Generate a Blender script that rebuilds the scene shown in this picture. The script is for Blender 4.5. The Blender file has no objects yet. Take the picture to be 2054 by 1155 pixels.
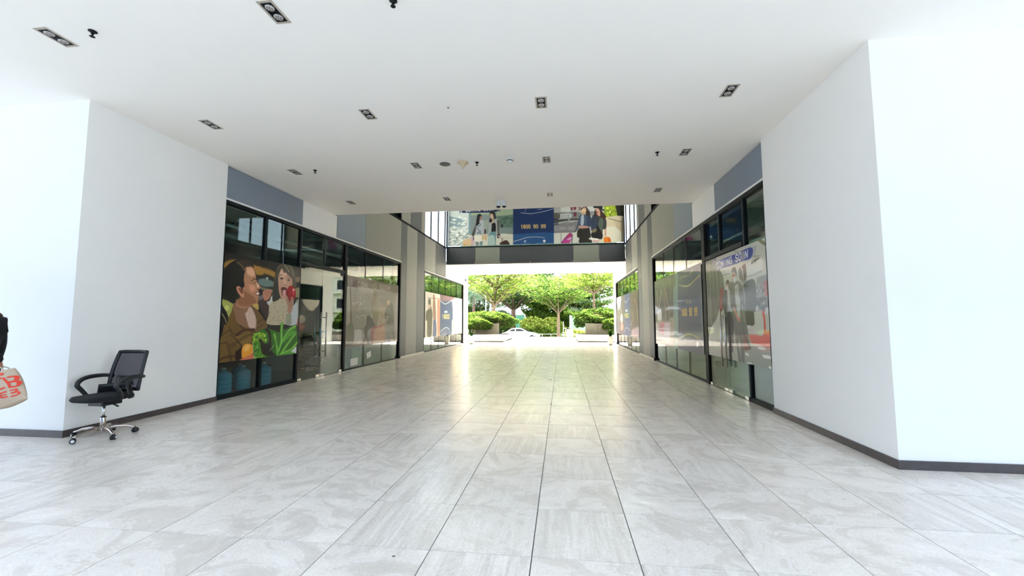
import bpy, bmesh, math, random
import numpy as np
from mathutils import Vector, Matrix
R_ = math.radians
C = bpy.context.scene.collection
SC = bpy.context.scene
# ------------------------------------------------------------------ camera, sky, sun, exposure
yaw, pitch, roll = 0.12076, 0.07829, -0.00199
fw = Vector((-math.sin(yaw)*math.cos(pitch), math.cos(yaw)*math.cos(pitch), math.sin(pitch)))
rt = Vector((math.cos(yaw), math.sin(yaw), 0)); up = rt.cross(fw)
r2 = rt*math.cos(roll)+up*math.sin(roll); u2 = -rt*math.sin(roll)+up*math.cos(roll)
cam = bpy.data.objects.new('camera', bpy.data.cameras.new('camera')); C.objects.link(cam)
cam.data.sensor_width = 36; cam.data.lens = 824.56/2054*36
cam.data.clip_end = 400; cam.data.clip_start = .02
cam.matrix_world = Matrix(((r2.x, u2.x, -fw.x, 0), (r2.y, u2.y, -fw.y, 0), (r2.z, u2.z, -fw.z, 1.34278), (0, 0, 0, 1)))
SC.camera = cam
SC.view_settings.view_transform = 'Standard'; SC.view_settings.look = 'None'
SC.view_settings.gamma = 1; SC.view_settings.use_curve_mapping = False
SC.view_settings.exposure = 1.5
SC.cycles.use_denoising = True
SC.cycles.max_bounces = 10; SC.cycles.diffuse_bounces = 6; SC.cycles.glossy_bounces = 5
SC.cycles.transparent_max_bounces = 16; SC.cycles.transmission_bounces = 6
SC.cycles.sample_clamp_indirect = 12
W = bpy.data.worlds.new('sky'); SC.world = W; W.use_nodes = True
nt = W.node_tree; nt.nodes.clear()
wo = nt.nodes.new('ShaderNodeOutputWorld'); bg = nt.nodes.new('ShaderNodeBackground')
tc = nt.nodes.new('ShaderNodeTexCoord'); sx = nt.nodes.new('ShaderNodeSeparateXYZ'); rp = nt.nodes.new('ShaderNodeValToRGB')
nt.links.new(tc.outputs['Generated'], sx.inputs[0]); nt.links.new(sx.outputs['Z'], rp.inputs[0])
nt.links.new(rp.outputs[0], bg.inputs[0]); nt.links.new(bg.outputs[0], wo.inputs[0])
rp.color_ramp.elements[0].position = 0.0; rp.color_ramp.elements[0].color = (.77, .88, 1.0, 1)
rp.color_ramp.elements[1].position = .7; rp.color_ramp.elements[1].color = (.58, .75, 1.0, 1)
bg.inputs[1].default_value = 1.95
sun = bpy.data.objects.new('sun', bpy.data.lights.new('sun', 'SUN')); C.objects.link(sun)
sun.data.energy = 33.0; sun.data.angle = R_(1.0); sun.data.color = (1, .93, .83)
sd = Vector((-.02, -.52, -.85)).normalized()          # light travels from beyond the exit towards the camera, steeply down
sun.rotation_euler = (-sd).to_track_quat('Z', 'Y').to_euler()
# ------------------------------------------------------------------ helpers
def lin(c):
    c = np.array(c, float)/255
    return np.where(c <= .04045, c/12.92, ((c+.055)/1.055)**2.4)
def rgb(c): return tuple(lin(c))+(1,)
def mat(name, col, rough=.6, metal=0, coat=0, noise=0, nscale=6, bump=0, spec=.5, trans=0, emit=0):
    m = bpy.data.materials.new(name); m.use_nodes = True; n = m.node_tree; b = n.nodes['Principled BSDF']
    b.inputs['Base Color'].default_value = rgb(col); b.inputs['Roughness'].default_value = rough; b.inputs['Metallic'].default_value = metal
    b.inputs['Coat Weight'].default_value = coat; b.inputs['Coat Roughness'].default_value = .06; b.inputs['Specular IOR Level'].default_value = spec
    if trans: b.inputs['Transmission Weight'].default_value = trans
    if emit: b.inputs['Emission Color'].default_value = rgb(col); b.inputs['Emission Strength'].default_value = emit
    if noise or bump:
        t = n.nodes.new('ShaderNodeTexCoord'); z = n.nodes.new('ShaderNodeTexNoise'); z.inputs['Scale'].default_value = nscale; z.inputs['Detail'].default_value = 6
        n.links.new(t.outputs['Object'], z.inputs['Vector'])
        if noise:
            mx = n.nodes.new('ShaderNodeMix'); mx.data_type = 'RGBA'
            mx.inputs['A'].default_value = tuple(v*(1-noise) for v in rgb(col)[:3])+(1,); mx.inputs['B'].default_value = tuple(min(1, v*(1+noise)) for v in rgb(col)[:3])+(1,)
            n.links.new(z.outputs['Fac'], mx.inputs['Factor']); n.links.new(mx.outputs['Result'], b.inputs['Base Color'])
        if bump:
            bp = n.nodes.new('ShaderNodeBump'); bp.inputs['Strength'].default_value = bump; bp.inputs['Distance'].default_value = .01
            n.links.new(z.outputs['Fac'], bp.inputs['Height']); n.links.new(bp.outputs[0], b.inputs['Normal'])
    return m
def glass(name, tint, ior=1.5, rough=0.0, boost=1.0):
    """architectural float glass: tinted straight-through light plus Fresnel mirror"""
    m = bpy.data.materials.new(name); m.use_nodes = True; n = m.node_tree; n.nodes.clear()
    o = n.nodes.new('ShaderNodeOutputMaterial'); mx = n.nodes.new('ShaderNodeMixShader'); tr = n.nodes.new('ShaderNodeBsdfTransparent'); gl = n.nodes.new('ShaderNodeBsdfGlossy')
    fr = n.nodes.new('ShaderNodeFresnel'); ge = n.nodes.new('ShaderNodeNewGeometry'); mp = n.nodes.new('ShaderNodeMapRange'); bo = n.nodes.new('ShaderNodeMath'); bo.operation = 'MULTIPLY'; bo.use_clamp = True; bo.inputs[1].default_value = boost
    mp.inputs['To Min'].default_value = ior; mp.inputs['To Max'].default_value = 1/ior
    n.links.new(ge.outputs['Backfacing'], mp.inputs['Value']); n.links.new(mp.outputs[0], fr.inputs['IOR'])
    n.links.new(fr.outputs[0], bo.inputs[0]); n.links.new(bo.outputs[0], mx.inputs[0]); n.links.new(tr.outputs[0], mx.inputs[1]); n.links.new(gl.outputs[0], mx.inputs[2]); n.links.new(mx.outputs[0], o.inputs[0])
    tr.inputs[0].default_value = rgb(tint); gl.inputs['Roughness'].default_value = rough
    return m
def tag(o, label=None, cat=None, group=None, kind=None):
    if label: o['label'] = label
    if cat: o['category'] = cat
    if group: o['group'] = group
    if kind: o['kind'] = kind
    return o
def empty(name, loc, label=None, cat=None, group=None, rz=0):
    o = bpy.data.objects.new(name, None); C.objects.link(o); o.location = loc; o.rotation_euler = (0, 0, rz); o.empty_display_size = .1
    return tag(o, label, cat, group)
def link(name, me, m, parent=None, loc=None):
    o = bpy.data.objects.new(name, me); C.objects.link(o)
    if m: me.materials.append(m)
    if parent:
        o.parent = parent
    if loc: o.location = loc
    return o
class MB:
    """collects primitives into one mesh; coordinates are relative to org"""
    def __init__(s, org=(0, 0, 0)): s.v = []; s.f = []; s.o = Vector(org); s.sm = []
    def add(s, vs, fs, smooth=False):
        k = len(s.v); s.v += [tuple(Vector(v)-s.o) for v in vs]; s.f += [tuple(i+k for i in f) for f in fs]; s.sm += [smooth]*len(fs); return s
    def box(s, x0, x1, y0, y1, z0, z1):
        x0, x1 = sorted((x0, x1)); y0, y1 = sorted((y0, y1)); z0, z1 = sorted((z0, z1))
        return s.add([(x0, y0, z0), (x1, y0, z0), (x1, y1, z0), (x0, y1, z0), (x0, y0, z1), (x1, y0, z1), (x1, y1, z1), (x0, y1, z1)],
                     [(3, 2, 1, 0), (4, 5, 6, 7), (0, 1, 5, 4), (1, 2, 6, 5), (2, 3, 7, 6), (3, 0, 4, 7)])
    def tube(s, pts, rad, n=10, cap=True, smooth=True):
        pts = [Vector(p) for p in pts]; rs = rad if isinstance(rad, (list, tuple)) else [rad]*len(pts); vs = []; fs = []
        prev = None
        for i, p in enumerate(pts):
            d = (pts[min(i+1, len(pts)-1)]-pts[max(i-1, 0)]).normalized()
            if prev is None:
                a = Vector((0, 0, 1)) if abs(d.z) < .9 else Vector((1, 0, 0)); x = d.cross(a).normalized()
            else: x = (prev-d*prev.dot(d)).normalized()
            prev = x; y = d.cross(x)
            for k in range(n):
                t = 2*math.pi*k/n; vs.append(p+(x*math.cos(t)+y*math.sin(t))*rs[i])
        for i in range(len(pts)-1):
            for k in range(n): a = i*n+k; b = i*n+(k+1) % n; fs.append((a, b, b+n, a+n))
        if cap: fs += [tuple(range(n))[::-1], tuple(range((len(pts)-1)*n, len(pts)*n))]
        return s.add(vs, fs, smooth)
    def lathe(s, prof, c=(0, 0, 0), n=20, smooth=True, sx=1, sy=1):
        vs = []; fs = []
        for r, z in prof:
            for k in range(n): t = 2*math.pi*k/n; vs.append((c[0]+r*math.cos(t)*sx, c[1]+r*math.sin(t)*sy, c[2]+z))
        for i in range(len(prof)-1):
            for k in range(n): a = i*n+k; b = i*n+(k+1) % n; fs.append((a, b, b+n, a+n))
        fs += [tuple(range(n))[::-1], tuple(range((len(prof)-1)*n, len(prof)*n))]
        return s.add(vs, fs, smooth)
    def mesh(s):
        me = bpy.data.meshes.new('m'); me.from_pydata([tuple(v) for v in s.v], [], s.f); me.update()
        if any(s.sm): me.polygons.foreach_set('use_smooth', s.sm)
        return me
    def build(s, name, m, parent=None, bevel=0, seg=2):
        me = s.mesh(); me.name = name; o = link(name, me, m, parent)
        if parent is None: o.location = s.o
        elif s.o.length > 1e-9 and tuple(parent.location) != tuple(s.o): o.location = s.o
        if bevel:
            b = o.modifiers.new('bevel', 'BEVEL'); b.width = bevel; b.segments = seg; b.limit_method = 'ANGLE'
        return o
def B(name, m, x0, x1, y0, y1, z0, z1, parent=None, bevel=0):
    """a box: a part is placed relative to its parent's origin; coordinates given in the world"""
    org = Vector(parent.location) if parent else Vector(((x0+x1)/2, (y0+y1)/2, min(z0, z1)))
    mb = MB(org).box(x0, x1, y0, y1, z0, z1); me = mb.mesh(); me.name = name; o = link(name, me, m, parent)
    if parent is None: o.location = org
    if bevel:
        b = o.modifiers.new('bevel', 'BEVEL'); b.width = bevel; b.segments = 2
    return o
def ST(o): o['kind'] = 'structure'; return o
def copy_tree(o, parent=None):
    c = o.copy(); C.objects.link(c); c.parent = parent
    for ch in list(o.children): copy_tree(ch, c)
    return c
# ------------------------------------------------------------------ materials
def tile_material(name, c1=(225, 217, 208), c2=(212, 203, 193)):
    m = bpy.data.materials.new(name); m.use_nodes = True; n = m.node_tree; N = n.nodes; Lk = n.links; b = N['Principled BSDF']
    tcd = N.new('ShaderNodeTexCoord'); oi = N.new('ShaderNodeObjectInfo'); at = N.new('ShaderNodeAttribute'); at.attribute_name = 'seed'
    ad = N.new('ShaderNodeMath'); Lk.new(oi.outputs['Random'], ad.inputs[0]); Lk.new(at.outputs['Fac'], ad.inputs[1])
    m1 = N.new('ShaderNodeMath'); m1.operation = 'MULTIPLY'; m1.inputs[1].default_value = 37.0; Lk.new(ad.outputs[0], m1.inputs[0])
    cx = N.new('ShaderNodeCombineXYZ'); Lk.new(m1.outputs[0], cx.inputs[0]); Lk.new(m1.outputs[0], cx.inputs[2])
    va = N.new('ShaderNodeVectorMath'); Lk.new(tcd.outputs['Object'], va.inputs[0]); Lk.new(cx.outputs[0], va.inputs[1])
    mp = N.new('ShaderNodeMapping'); mp.inputs['Rotation'].default_value = (0, 0, R_(48)); mp.inputs['Scale'].default_value = (6.5, .6, 1); Lk.new(va.outputs[0], mp.inputs[0])
    n1 = N.new('ShaderNodeTexNoise'); n1.inputs['Scale'].default_value = 2.2; n1.inputs['Detail'].default_value = 10; n1.inputs['Roughness'].default_value = .7; n1.inputs['Distortion'].default_value = .7; Lk.new(mp.outputs[0], n1.inputs['Vector'])
    n2 = N.new('ShaderNodeTexNoise'); n2.inputs['Scale'].default_value = 1.95; n2.inputs['Detail'].default_value = 11; n2.inputs['Roughness'].default_value = .72; n2.inputs['Distortion'].default_value = 1.6; Lk.new(va.outputs[0], n2.inputs['Vector'])
    # some tiles are streaky, others cloudy
    sel = N.new('ShaderNodeMath'); sel.operation = 'FRACT'; m3 = N.new('ShaderNodeMath'); m3.operation = 'MULTIPLY'; m3.inputs[1].default_value = 7.31; Lk.new(ad.outputs[0], m3.inputs[0]); Lk.new(m3.outputs[0], sel.inputs[0])
    gt = N.new('ShaderNodeMapRange'); gt.inputs['From Min'].default_value = .32; gt.inputs['From Max'].default_value = .44; Lk.new(sel.outputs[0], gt.inputs['Value'])
    mx = N.new('ShaderNodeMix'); Lk.new(gt.outputs[0], mx.inputs['Factor']); Lk.new(n1.outputs['Fac'], mx.inputs['A']); Lk.new(n2.outputs['Fac'], mx.inputs['B'])
    cr = N.new('ShaderNodeValToRGB'); e = cr.color_ramp.elements; e[0].position = .28; e[0].color = rgb(tuple(v-14 for v in c2)); e[1].position = .72; e[1].color = rgb(tuple(min(255, v+14) for v in c1))
    e2 = e.new(.44); e2.color = rgb(c2); e3 = e.new(.56); e3.color = rgb(c1); Lk.new(mx.outputs['Result'], cr.inputs[0])
    n3 = N.new('ShaderNodeTexNoise'); n3.inputs['Scale'].default_value = 60; n3.inputs['Detail'].default_value = 3; Lk.new(tcd.outputs['Object'], n3.inputs['Vector'])
    hv = N.new('ShaderNodeHueSaturation'); vr = N.new('ShaderNodeMapRange'); vr.inputs['From Min'].default_value = .3; vr.inputs['From Max'].default_value = .7; vr.inputs['To Min'].default_value = .93; vr.inputs['To Max'].default_value = 1.04; Lk.new(n3.outputs['Fac'], vr.inputs['Value'])
    v2 = N.new('ShaderNodeMapRange'); v2.inputs['To Min'].default_value = .95; v2.inputs['To Max'].default_value = 1.03; Lk.new(sel.outputs[0], v2.inputs['Value'])
    mv = N.new('ShaderNodeMath'); mv.operation = 'MULTIPLY'; Lk.new(vr.outputs[0], mv.inputs[0]); Lk.new(v2.outputs[0], mv.inputs[1]); Lk.new(mv.outputs[0], hv.inputs['Value'])
    # thin pale cracks
    sb = N.new('ShaderNodeMath'); sb.operation = 'SUBTRACT'; sb.inputs[1].default_value = .5; Lk.new(n2.outputs['Fac'], sb.inputs[0]); ab = N.new('ShaderNodeMath'); ab.operation = 'ABSOLUTE'; Lk.new(sb.outputs[0], ab.inputs[0])
    ck = N.new('ShaderNodeMapRange'); ck.inputs['From Min'].default_value = 0; ck.inputs['From Max'].default_value = .012; ck.inputs['To Min'].default_value = .45; ck.inputs['To Max'].default_value = 0; Lk.new(ab.outputs[0], ck.inputs['Value'])
    cm = N.new('ShaderNodeMix'); cm.data_type = 'RGBA'; cm.inputs['B'].default_value = rgb((246, 243, 238)); Lk.new(ck.outputs[0], cm.inputs['Factor']); Lk.new(cr.outputs[0], cm.inputs['A'])
    Lk.new(cm.outputs['Result'], hv.inputs['Color']); Lk.new(hv.outputs[0], b.inputs['Base Color'])
    rr = N.new('ShaderNodeMapRange'); rr.inputs['To Min'].default_value = .16; rr.inputs['To Max'].default_value = .32; Lk.new(n2.outputs['Fac'], rr.inputs['Value']); Lk.new(rr.outputs[0], b.inputs['Roughness'])
    b.inputs['Specular IOR Level'].default_value = .6
    return m
M = dict(
 white=mat('white_plaster', (238, 236, 232), .85, noise=.02, nscale=3, bump=.08),
 ceil=mat('ceiling_paint', (244, 240, 233), .9, noise=.015, nscale=2, bump=.05),
 tile=tile_material('porcelain_tile'), grout=mat('grout', (66, 62, 58), .9),
 fpav=mat('forecourt_paving', (150, 146, 138), .7, noise=.06, nscale=1.2), paving=mat('pale_paving', (214, 210, 200), .7, noise=.05, nscale=1.2), base=mat('dark_stone_skirting', (74, 66, 64), .35, noise=.35, nscale=14, bump=.25),
 frame=mat('dark_teal_frame', (17, 25, 28), .55, spec=.2), black=mat('black_metal', (12, 13, 15), .6, spec=.2), mattb=mat('matt_black_trim', (14, 15, 16), .85, spec=.2), blue=mat('blue_grey_panel', (128, 138, 150), .5, noise=.04, nscale=2),
 light=mat('light_grey_panel', (136, 136, 129), .6, noise=.06, nscale=2.2), dark=mat('dark_grey_panel', (82, 85, 87), .55, noise=.08, nscale=2),
 slate=mat('slate_panel', (54, 58, 63), .5, noise=.05, nscale=2), olive=mat('olive_grey_panel', (106, 110, 101), .55, noise=.05, nscale=2),
 glass=glass('clear_green_glass', (216, 231, 227)), gdark=glass('smoky_glass', (120, 138, 138)), gfar=glass('thin_clear_glass', (246, 250, 249), boost=.35), chrome=mat('brushed_steel', (205, 203, 198), .22, 1),
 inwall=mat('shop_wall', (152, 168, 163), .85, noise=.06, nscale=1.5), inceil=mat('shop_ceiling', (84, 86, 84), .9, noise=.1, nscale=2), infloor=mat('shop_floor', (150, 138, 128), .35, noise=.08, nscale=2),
 beige=mat('fixture_frame', (176, 164, 150), .5), lampw=mat('lamp_lens', (182, 178, 172), .3), lamph=mat('lamp_louvre', (120, 110, 104), .4, .4), plasticw=mat('white_plastic', (226, 226, 222), .4), cream=mat('cream_plastic', (206, 186, 150), .5), greyp=mat('grey_plastic', (92, 92, 88), .6),
 cblack=mat('black_plastic', (18, 19, 23), .45), cfab=mat('black_seat_fabric', (16, 17, 22), .95, noise=.3, nscale=180, bump=.4), satin=mat('satin_nickel', (196, 184, 176), .25, 1),
 water=mat('blue_bottle_plastic', (128, 196, 232), .12, trans=.15, spec=.6), asphalt=mat('road_surface', (168, 166, 160), .9, noise=.08, nscale=2),
 marble=mat('white_marble', (160, 155, 150), .35, noise=.08, nscale=1.6), concrete=mat('stained_concrete', (84, 84, 74), .9, noise=.35, nscale=2.6, bump=.3), soil=mat('soil', (86, 70, 52), .95, noise=.2),
 bark=mat('bark', (92, 78, 64), .9, noise=.3, nscale=9, bump=.5), barkd=mat('dark_bark', (62, 48, 40), .95, noise=.3, nscale=9, bump=.5),
 carp=mat('white_car_paint', (228, 230, 232), .25, coat=1), carg=mat('car_window', (26, 32, 38), .45, spec=.15), tyre=mat('tyre_rubber', (26, 26, 27), .8), red=mat('red_lens', (150, 20, 20), .25), greenp=mat('green_metal_sheet', (52, 118, 100), .55, noise=.1, nscale=3), pales=mat('pale_green_sheet', (150, 186, 172), .5, noise=.08, nscale=3),
 grass=mat('lawn', (112, 132, 58), .95, noise=.25, nscale=4), steel=mat('galvanised_steel', (190, 192, 192), .4, .7), potw=mat('white_pot', (190, 190, 182), .5),
 canvas=mat('canvas', (184, 162, 138), .9, noise=.08, nscale=60, bump=.2), redink=mat('red_print', (214, 62, 40), .8), cloth=mat('black_cloth', (13, 13, 14), .95, noise=.3, nscale=40), skin=mat('skin', (176, 128, 100), .6), hair=mat('black_hair', (16, 13, 12), .6), rope=mat('cotton_strap', (190, 178, 160), .9),
 paper=mat('white_paper', (232, 232, 228), .8), wood=mat('pale_desk_top', (176, 168, 156), .5), olivebox=mat('cardboard', (150, 118, 84), .85))
def leafmat(name, a, b, tr=.45):
    m = bpy.data.materials.new(name); m.use_nodes = True; n = m.node_tree; n.nodes.clear(); N = n.nodes; Lk = n.links
    o = N.new('ShaderNodeOutputMaterial'); mx = N.new('ShaderNodeMixShader'); d = N.new('ShaderNodeBsdfDiffuse'); t = N.new('ShaderNodeBsdfTranslucent'); at = N.new('ShaderNodeAttribute'); at.attribute_name = 'seed'
    c = N.new('ShaderNodeMix'); c.data_type = 'RGBA'; c.inputs['A'].default_value = rgb(a); c.inputs['B'].default_value = rgb(b); Lk.new(at.outputs['Fac'], c.inputs['Factor'])
    Lk.new(c.outputs['Result'], d.inputs[0]); Lk.new(c.outputs['Result'], t.inputs[0]); mx.inputs[0].default_value = tr; Lk.new(d.outputs[0], mx.inputs[1]); Lk.new(t.outputs[0], mx.inputs[2]); Lk.new(mx.outputs[0], o.inputs[0])
    return m
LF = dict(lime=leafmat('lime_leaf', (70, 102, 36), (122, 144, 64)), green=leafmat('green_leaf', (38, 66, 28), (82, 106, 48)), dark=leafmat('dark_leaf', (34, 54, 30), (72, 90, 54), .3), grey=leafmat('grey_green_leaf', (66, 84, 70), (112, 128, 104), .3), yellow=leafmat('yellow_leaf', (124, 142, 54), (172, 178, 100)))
XL, XR = -5.80, 3.06
H = 4.065
# ---- flat print of the posters, traced in millimetres on each poster's plane
# ------------------------------------------------------------------ setting: ground, floor, ceiling
ST(B('ground', M['asphalt'], -90, 90, 33, 150, -1.3, -1.0))
ST(B('plaza', M['paving'], -60, 60, -60, -3, -.3, 0))
ST(B('wall_opposite', mat('shaded_blue_grey_facade', (96, 126, 160), .7, noise=.1, nscale=.4), -45, 45, -30, -28, 0, 17))  # unseen block added behind the camera to dim and tint sky light
ST(B('forecourt', M['fpav'], -40, 40, 24.9, 33, -1.2, 0))
fl = B('floor', M['grout'], -15, 12, -3, 24.9, -.3, -.008); ST(fl); F0 = Vector(fl.location)
def tile_mesh(x0, x1, y0, y1):
    g = .003; x0 += g; x1 -= g; y0 += g; y1 -= g; cx, cy = (x0+x1)/2, (y0+y1)/2; i = .0018
    v = [(x-cx, y-cy, z) for z in (-.008, 0) for x, y in ((x0, y0), (x1, y0), (x1, y1), (x0, y1))]
    f = [(a, (a+1) % 4, (a+1) % 4+4, a+4) for a in range(4)]+[(4, 5, 6, 7)]
    return v, f, (cx, cy)
def in_view(x, y):
    d = Vector((x, y, 0))-cam.matrix_world.translation; c = d.dot(fw)
    if c < .05: return False
    u = 1027+824.56*d.dot(r2)/c; v = 577.5-824.56*d.dot(u2)/c
    return -10 < u < 2064 and v < 1165
tiles = []
for j in range(-9, 38):
    y0 = 2.448+.6*j; y1 = y0+.6
    for i in range(-22, 20):
        x0 = -.187+.6*i; x1 = x0+.6; a0, a1, b0, b1 = x0, x1, y0, min(y1, 24.9)
        if b1 <= b0: continue
        if b0 >= 4.20-.02: a0 = max(a0, XL); a1 = min(a1, XR)
        elif b1 > 4.21 and (a0 < XL or a1 > XR):
            if a1 <= XL or a0 >= XR: b1 = 4.21
        if a1-a0 < .02 or b1-b0 < .02: continue
        vis = any(in_view(x, y) for x in (a0, a1) for y in (b0, b1))
        tiles.append((a0, a1, b0, b1, vis and y0 < 8.2))
full_me = None; sv = []; sf = []; seeds = []; rnd = random.Random(4); nt_ = 0
sel = sorted([t for t in tiles if t[4]], key=lambda t: (t[2]+t[3])**2+((t[0]+t[1])*.4)**2)[:292]; selset = set(sel)
for t in tiles:
    v, f, (cx, cy) = tile_mesh(*t[:4])
    if t in selset:
        whole = abs(t[1]-t[0]-.6) < 1e-4 and abs(t[3]-t[2]-.6) < 1e-4
        if whole and full_me: me = full_me
        else:
            me = bpy.data.meshes.new('floor_tile'); me.from_pydata(v, [], f); me.materials.append(M['tile'])
            if whole: full_me = me
        o = bpy.data.objects.new('floor_tile', me); C.objects.link(o); o.parent = fl; o.location = Vector((cx, cy, 0))-F0
    else:
        k = len(sv); sv += [(a+cx-F0.x, b+cy-F0.y, c-F0.z) for a, b, c in v]; sf += [tuple(q+k for q in g) for g in f]; seeds += [rnd.random()]*len(f)
me = bpy.data.meshes.new('tile_field'); me.from_pydata(sv, [], sf); a = me.attributes.new('seed', 'FLOAT', 'FACE'); a.data.foreach_set('value', seeds)
o = link('tile_field', me, M['tile'], fl); o['kind'] = 'stuff'
ST(B('ceiling', M['ceil'], -15, 12, -1.2, 9.84, H, H+.25)); ST(B('wall_upper', M['white'], -60, 60, -1.0, 9.70, H+.25, 60))  # tall unseen tower added overhead to block sun and shade the plaza
ST(B('ceiling', M['ceil'], XL-.6, XR+.6, 20.3, 26, 9.03, 9.2)); ST(B('ceiling', M['ceil'], XL-.6, XR+.6, 9.7, 19.7, 9.0, 9.2)); ST(B('wall_upper', M['white'], -15, 12, 20.32, 24.9, 9.2, 45))  # second unseen tower added above the bridge, keeps sun out of the void
# near white walls either side of the passage mouth
def near_wall(name, xo, xa, xb, yb, h, m, y0=4.21):
    v = [(xo, y0), (xa, y0), (xb, yb), (xo, yb)]; o = MB((xa, y0, 0)).add([(x, y, z) for z in (0, h) for x, y in v], [(0, 1, 2, 3), (7, 6, 5, 4), (0, 4, 5, 1), (1, 5, 6, 2), (2, 6, 7, 3), (3, 7, 4, 0)]); me = o.mesh(); bm = bmesh.new(); bm.from_mesh(me); bmesh.ops.recalc_face_normals(bm, faces=bm.faces); bm.to_mesh(me); bm.free()
    w = link(name, me, m); w.location = (xa, y0, 0); return ST(w)
near_wall('wall_left', -15, -5.75, -5.775, 6.36, H, M['white']); near_wall('wall_right', 12, 3.0, 3.03, 6.47, H, M['white'])
near_wall('baseboard_left', -15, -5.735, -5.76, 6.36, .08, M['base'], 4.195); near_wall('baseboard_right', 12, 2.985, 3.015, 6.47, .08, M['base'], 4.195)
def skirt(name, x0, x1, y0, y1, m=None, h=.08): return ST(B(name, m or M['base'], x0, x1, y0, y1, 0, h, bevel=.004))
skirt('baseboard_left', XL, XL+.03, 14.27, 16.84, M['paving'], .05); skirt('baseboard_right', XR-.03, XR, 14.29, 16.95, M['paving'], .05)
# upper side walls: backing blocks with proud cladding panels
def upper(side):
    s = 1 if side == 'left' else -1; X = XL if s > 0 else XR; o = X-s*.35     # o = the outer face, away from the passage
    y0, y1, yc0, yc1 = (6.36, 14.25, 14.25, 16.86) if s > 0 else (6.47, 14.28, 14.28, 17.0)
    w = ST(B('wall_'+side, M['white'], o, X-s*.03, y0, 9.9, 3.47, H)); par = w
    def panel(a, b, z0, z1, m, gap=.006): return B('cladding_panel', M[m], X-s*.028, X, a+gap, b-gap, z0+gap, z1-gap, par, .003)
    panel(y0+.02, 8.52, 3.49, H-.002, 'blue')
    w2 = ST(B('wall_'+side, M['slate'], o, X-s*.03, 9.9, yc0, 3.47, 4.98)); par = w2
    panel(8.52, 9.93, 3.49, H-.002, 'white', 0)
    panel(9.95, 11.52, 3.49, 4.97, 'blue'); panel(11.52, yc0, 3.49, 4.97, 'light')
    w3 = ST(B('wall_'+side, M['slate'], o, X-s*.03, yc0, yc1, 0, 9.0)); par = w3
    br = (14.25, 14.82, 15.95, 16.86) if s > 0 else (14.28, 15.0, 16.2, 17.0)
    for a, b, m in zip(br[:-1], br[1:], ('dark', 'light', 'dark')): panel(a, b, .05, 4.97, m, .004)
    ub = (14.25, 15.15, 16.4, 16.86) if s > 0 else (14.28, 15.4, 16.55, 17.0)
    for a, b, m in zip(ub[:-1], ub[1:], ('light', 'dark', 'light')): panel(a, b, 5.03, 8.98, m, .004)
    w4 = ST(B('wall_'+side, M['slate'], o, X-s*.03, yc1, 20.12, 3.47, 4.98)); par = w4
    ym = 18.35; panel(yc1, ym, 3.49, 4.97, 'light'); panel(ym, 20.1, 3.49, 4.97, 'dark')
    ST(B('trim_1', M['mattb'], X-s*.34, X+s*.02, 9.9, 20.12, 4.975, 5.03))
    ST(B('wall_'+side, M['white'], o, X, 20.1, 25.0, 3.47, 4.3)); ST(B('wall_'+side, M['white'], o, X, 23.82, 25.0, 0, 3.47))
    # dark upstairs window, with a dim room behind it
    wd = ST(empty('window_1' if s > 0 else 'window_2', (X, 9.9, 5.03)))
    for a, b in ((9.9, 11.3), (11.3, 12.8), (12.8, yc0)): B('pane', M['gdark'], X-s*.05, X-s*.04, a+.03, b-.03, 5.06, 8.96, wd)
    for a in (9.9, 11.3, 12.8, yc0-.05): B('mullion', M['frame'], X-s*.12, X, a, a+.05, 5.03, 9.0, wd)
    ST(B('wall_'+side, M['inceil'], X-s*3.0, X-s*2.9, 9.7, yc0, 5, 9)); ST(B('wall_'+side, M['inceil'], X-s*2.9, o, 9.7, yc1-.2, 9.0, 9.1)); ST(B('wall_'+side, M['inceil'], X-s*2.9, o, 9.7, 14.3, 4.9, 4.98))
    # bright upstairs window open to the sky
    wd = ST(empty('window_3' if s > 0 else 'window_4', (X, yc1, 5.03))); ms = (yc1+.02, 17.75, 18.85, 19.98)
    for a, b in zip(ms[:-1], ms[1:]): B('pane', M['gfar'], X-s*.05, X-s*.04, a+.05, b-.02, 5.06, 8.96, wd)
    for k, a in enumerate(ms[1:]): B('mullion', M['slate'] if k < 2 else M['black'], X-s*.07, X-s*.02, a-.03, a+.06, 5.03, 9.0, wd)
upper('left'); upper('right')
# ------------------------------------------------------------------ footbridge across the passage
bd = empty('footbridge', (0, 20.1, 4.17), 'footbridge crossing the passage clad in dark and olive grey panels under a glass band', 'footbridge')
XLb, XRb = XL+.003, XR-.003; B('soffit', M['ceil'], XLb, XRb, 20.3, 24.95, 4.17, 4.3, bd); B('deck', M['slate'], XLb, XRb, 20.15, 24.9, 4.3, 5.0, bd); B('back_wall', M['inwall'], XLb, XRb, 23.0, 23.1, 5.03, 9.0, bd)
px_ = (XL+.003, -4.31, -3.05, -1.52, .57, 1.83, XR)
for a, b, m in zip(px_[:-1], px_[1:], ('slate', 'olive', 'slate', 'slate', 'olive', 'slate')): B('cladding_panel', M[m], a+.008, b-.008, 20.10, 20.14, 4.175, 5.0, bd, .003)
B('bottom_trim', M['black'], XLb, XRb, 20.12, 20.3, 4.165, 4.18, bd); B('sill', M['mattb'], XLb, XRb, 20.08, 20.2, 5.005, 5.06, bd); B('corner_post', M['black'], XLb, XL+.06, 20.06, 20.16, 5.06, 9, bd); B('corner_post', M['black'], XR-.06, XRb, 20.06, 20.16, 5.06, 9, bd)
gx = np.linspace(XL+.06, XR-.06, 8)
for a, b in zip(gx[:-1], gx[1:]): B('pane', M['glass'], a+.012, b-.012, 20.125, 20.137, 5.06, 8.95, bd)
for a in gx[1:-1]: B('mullion', M['frame'], a-.012, a+.012, 20.12, 20.18, 5.06, 9.0, bd)
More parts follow.
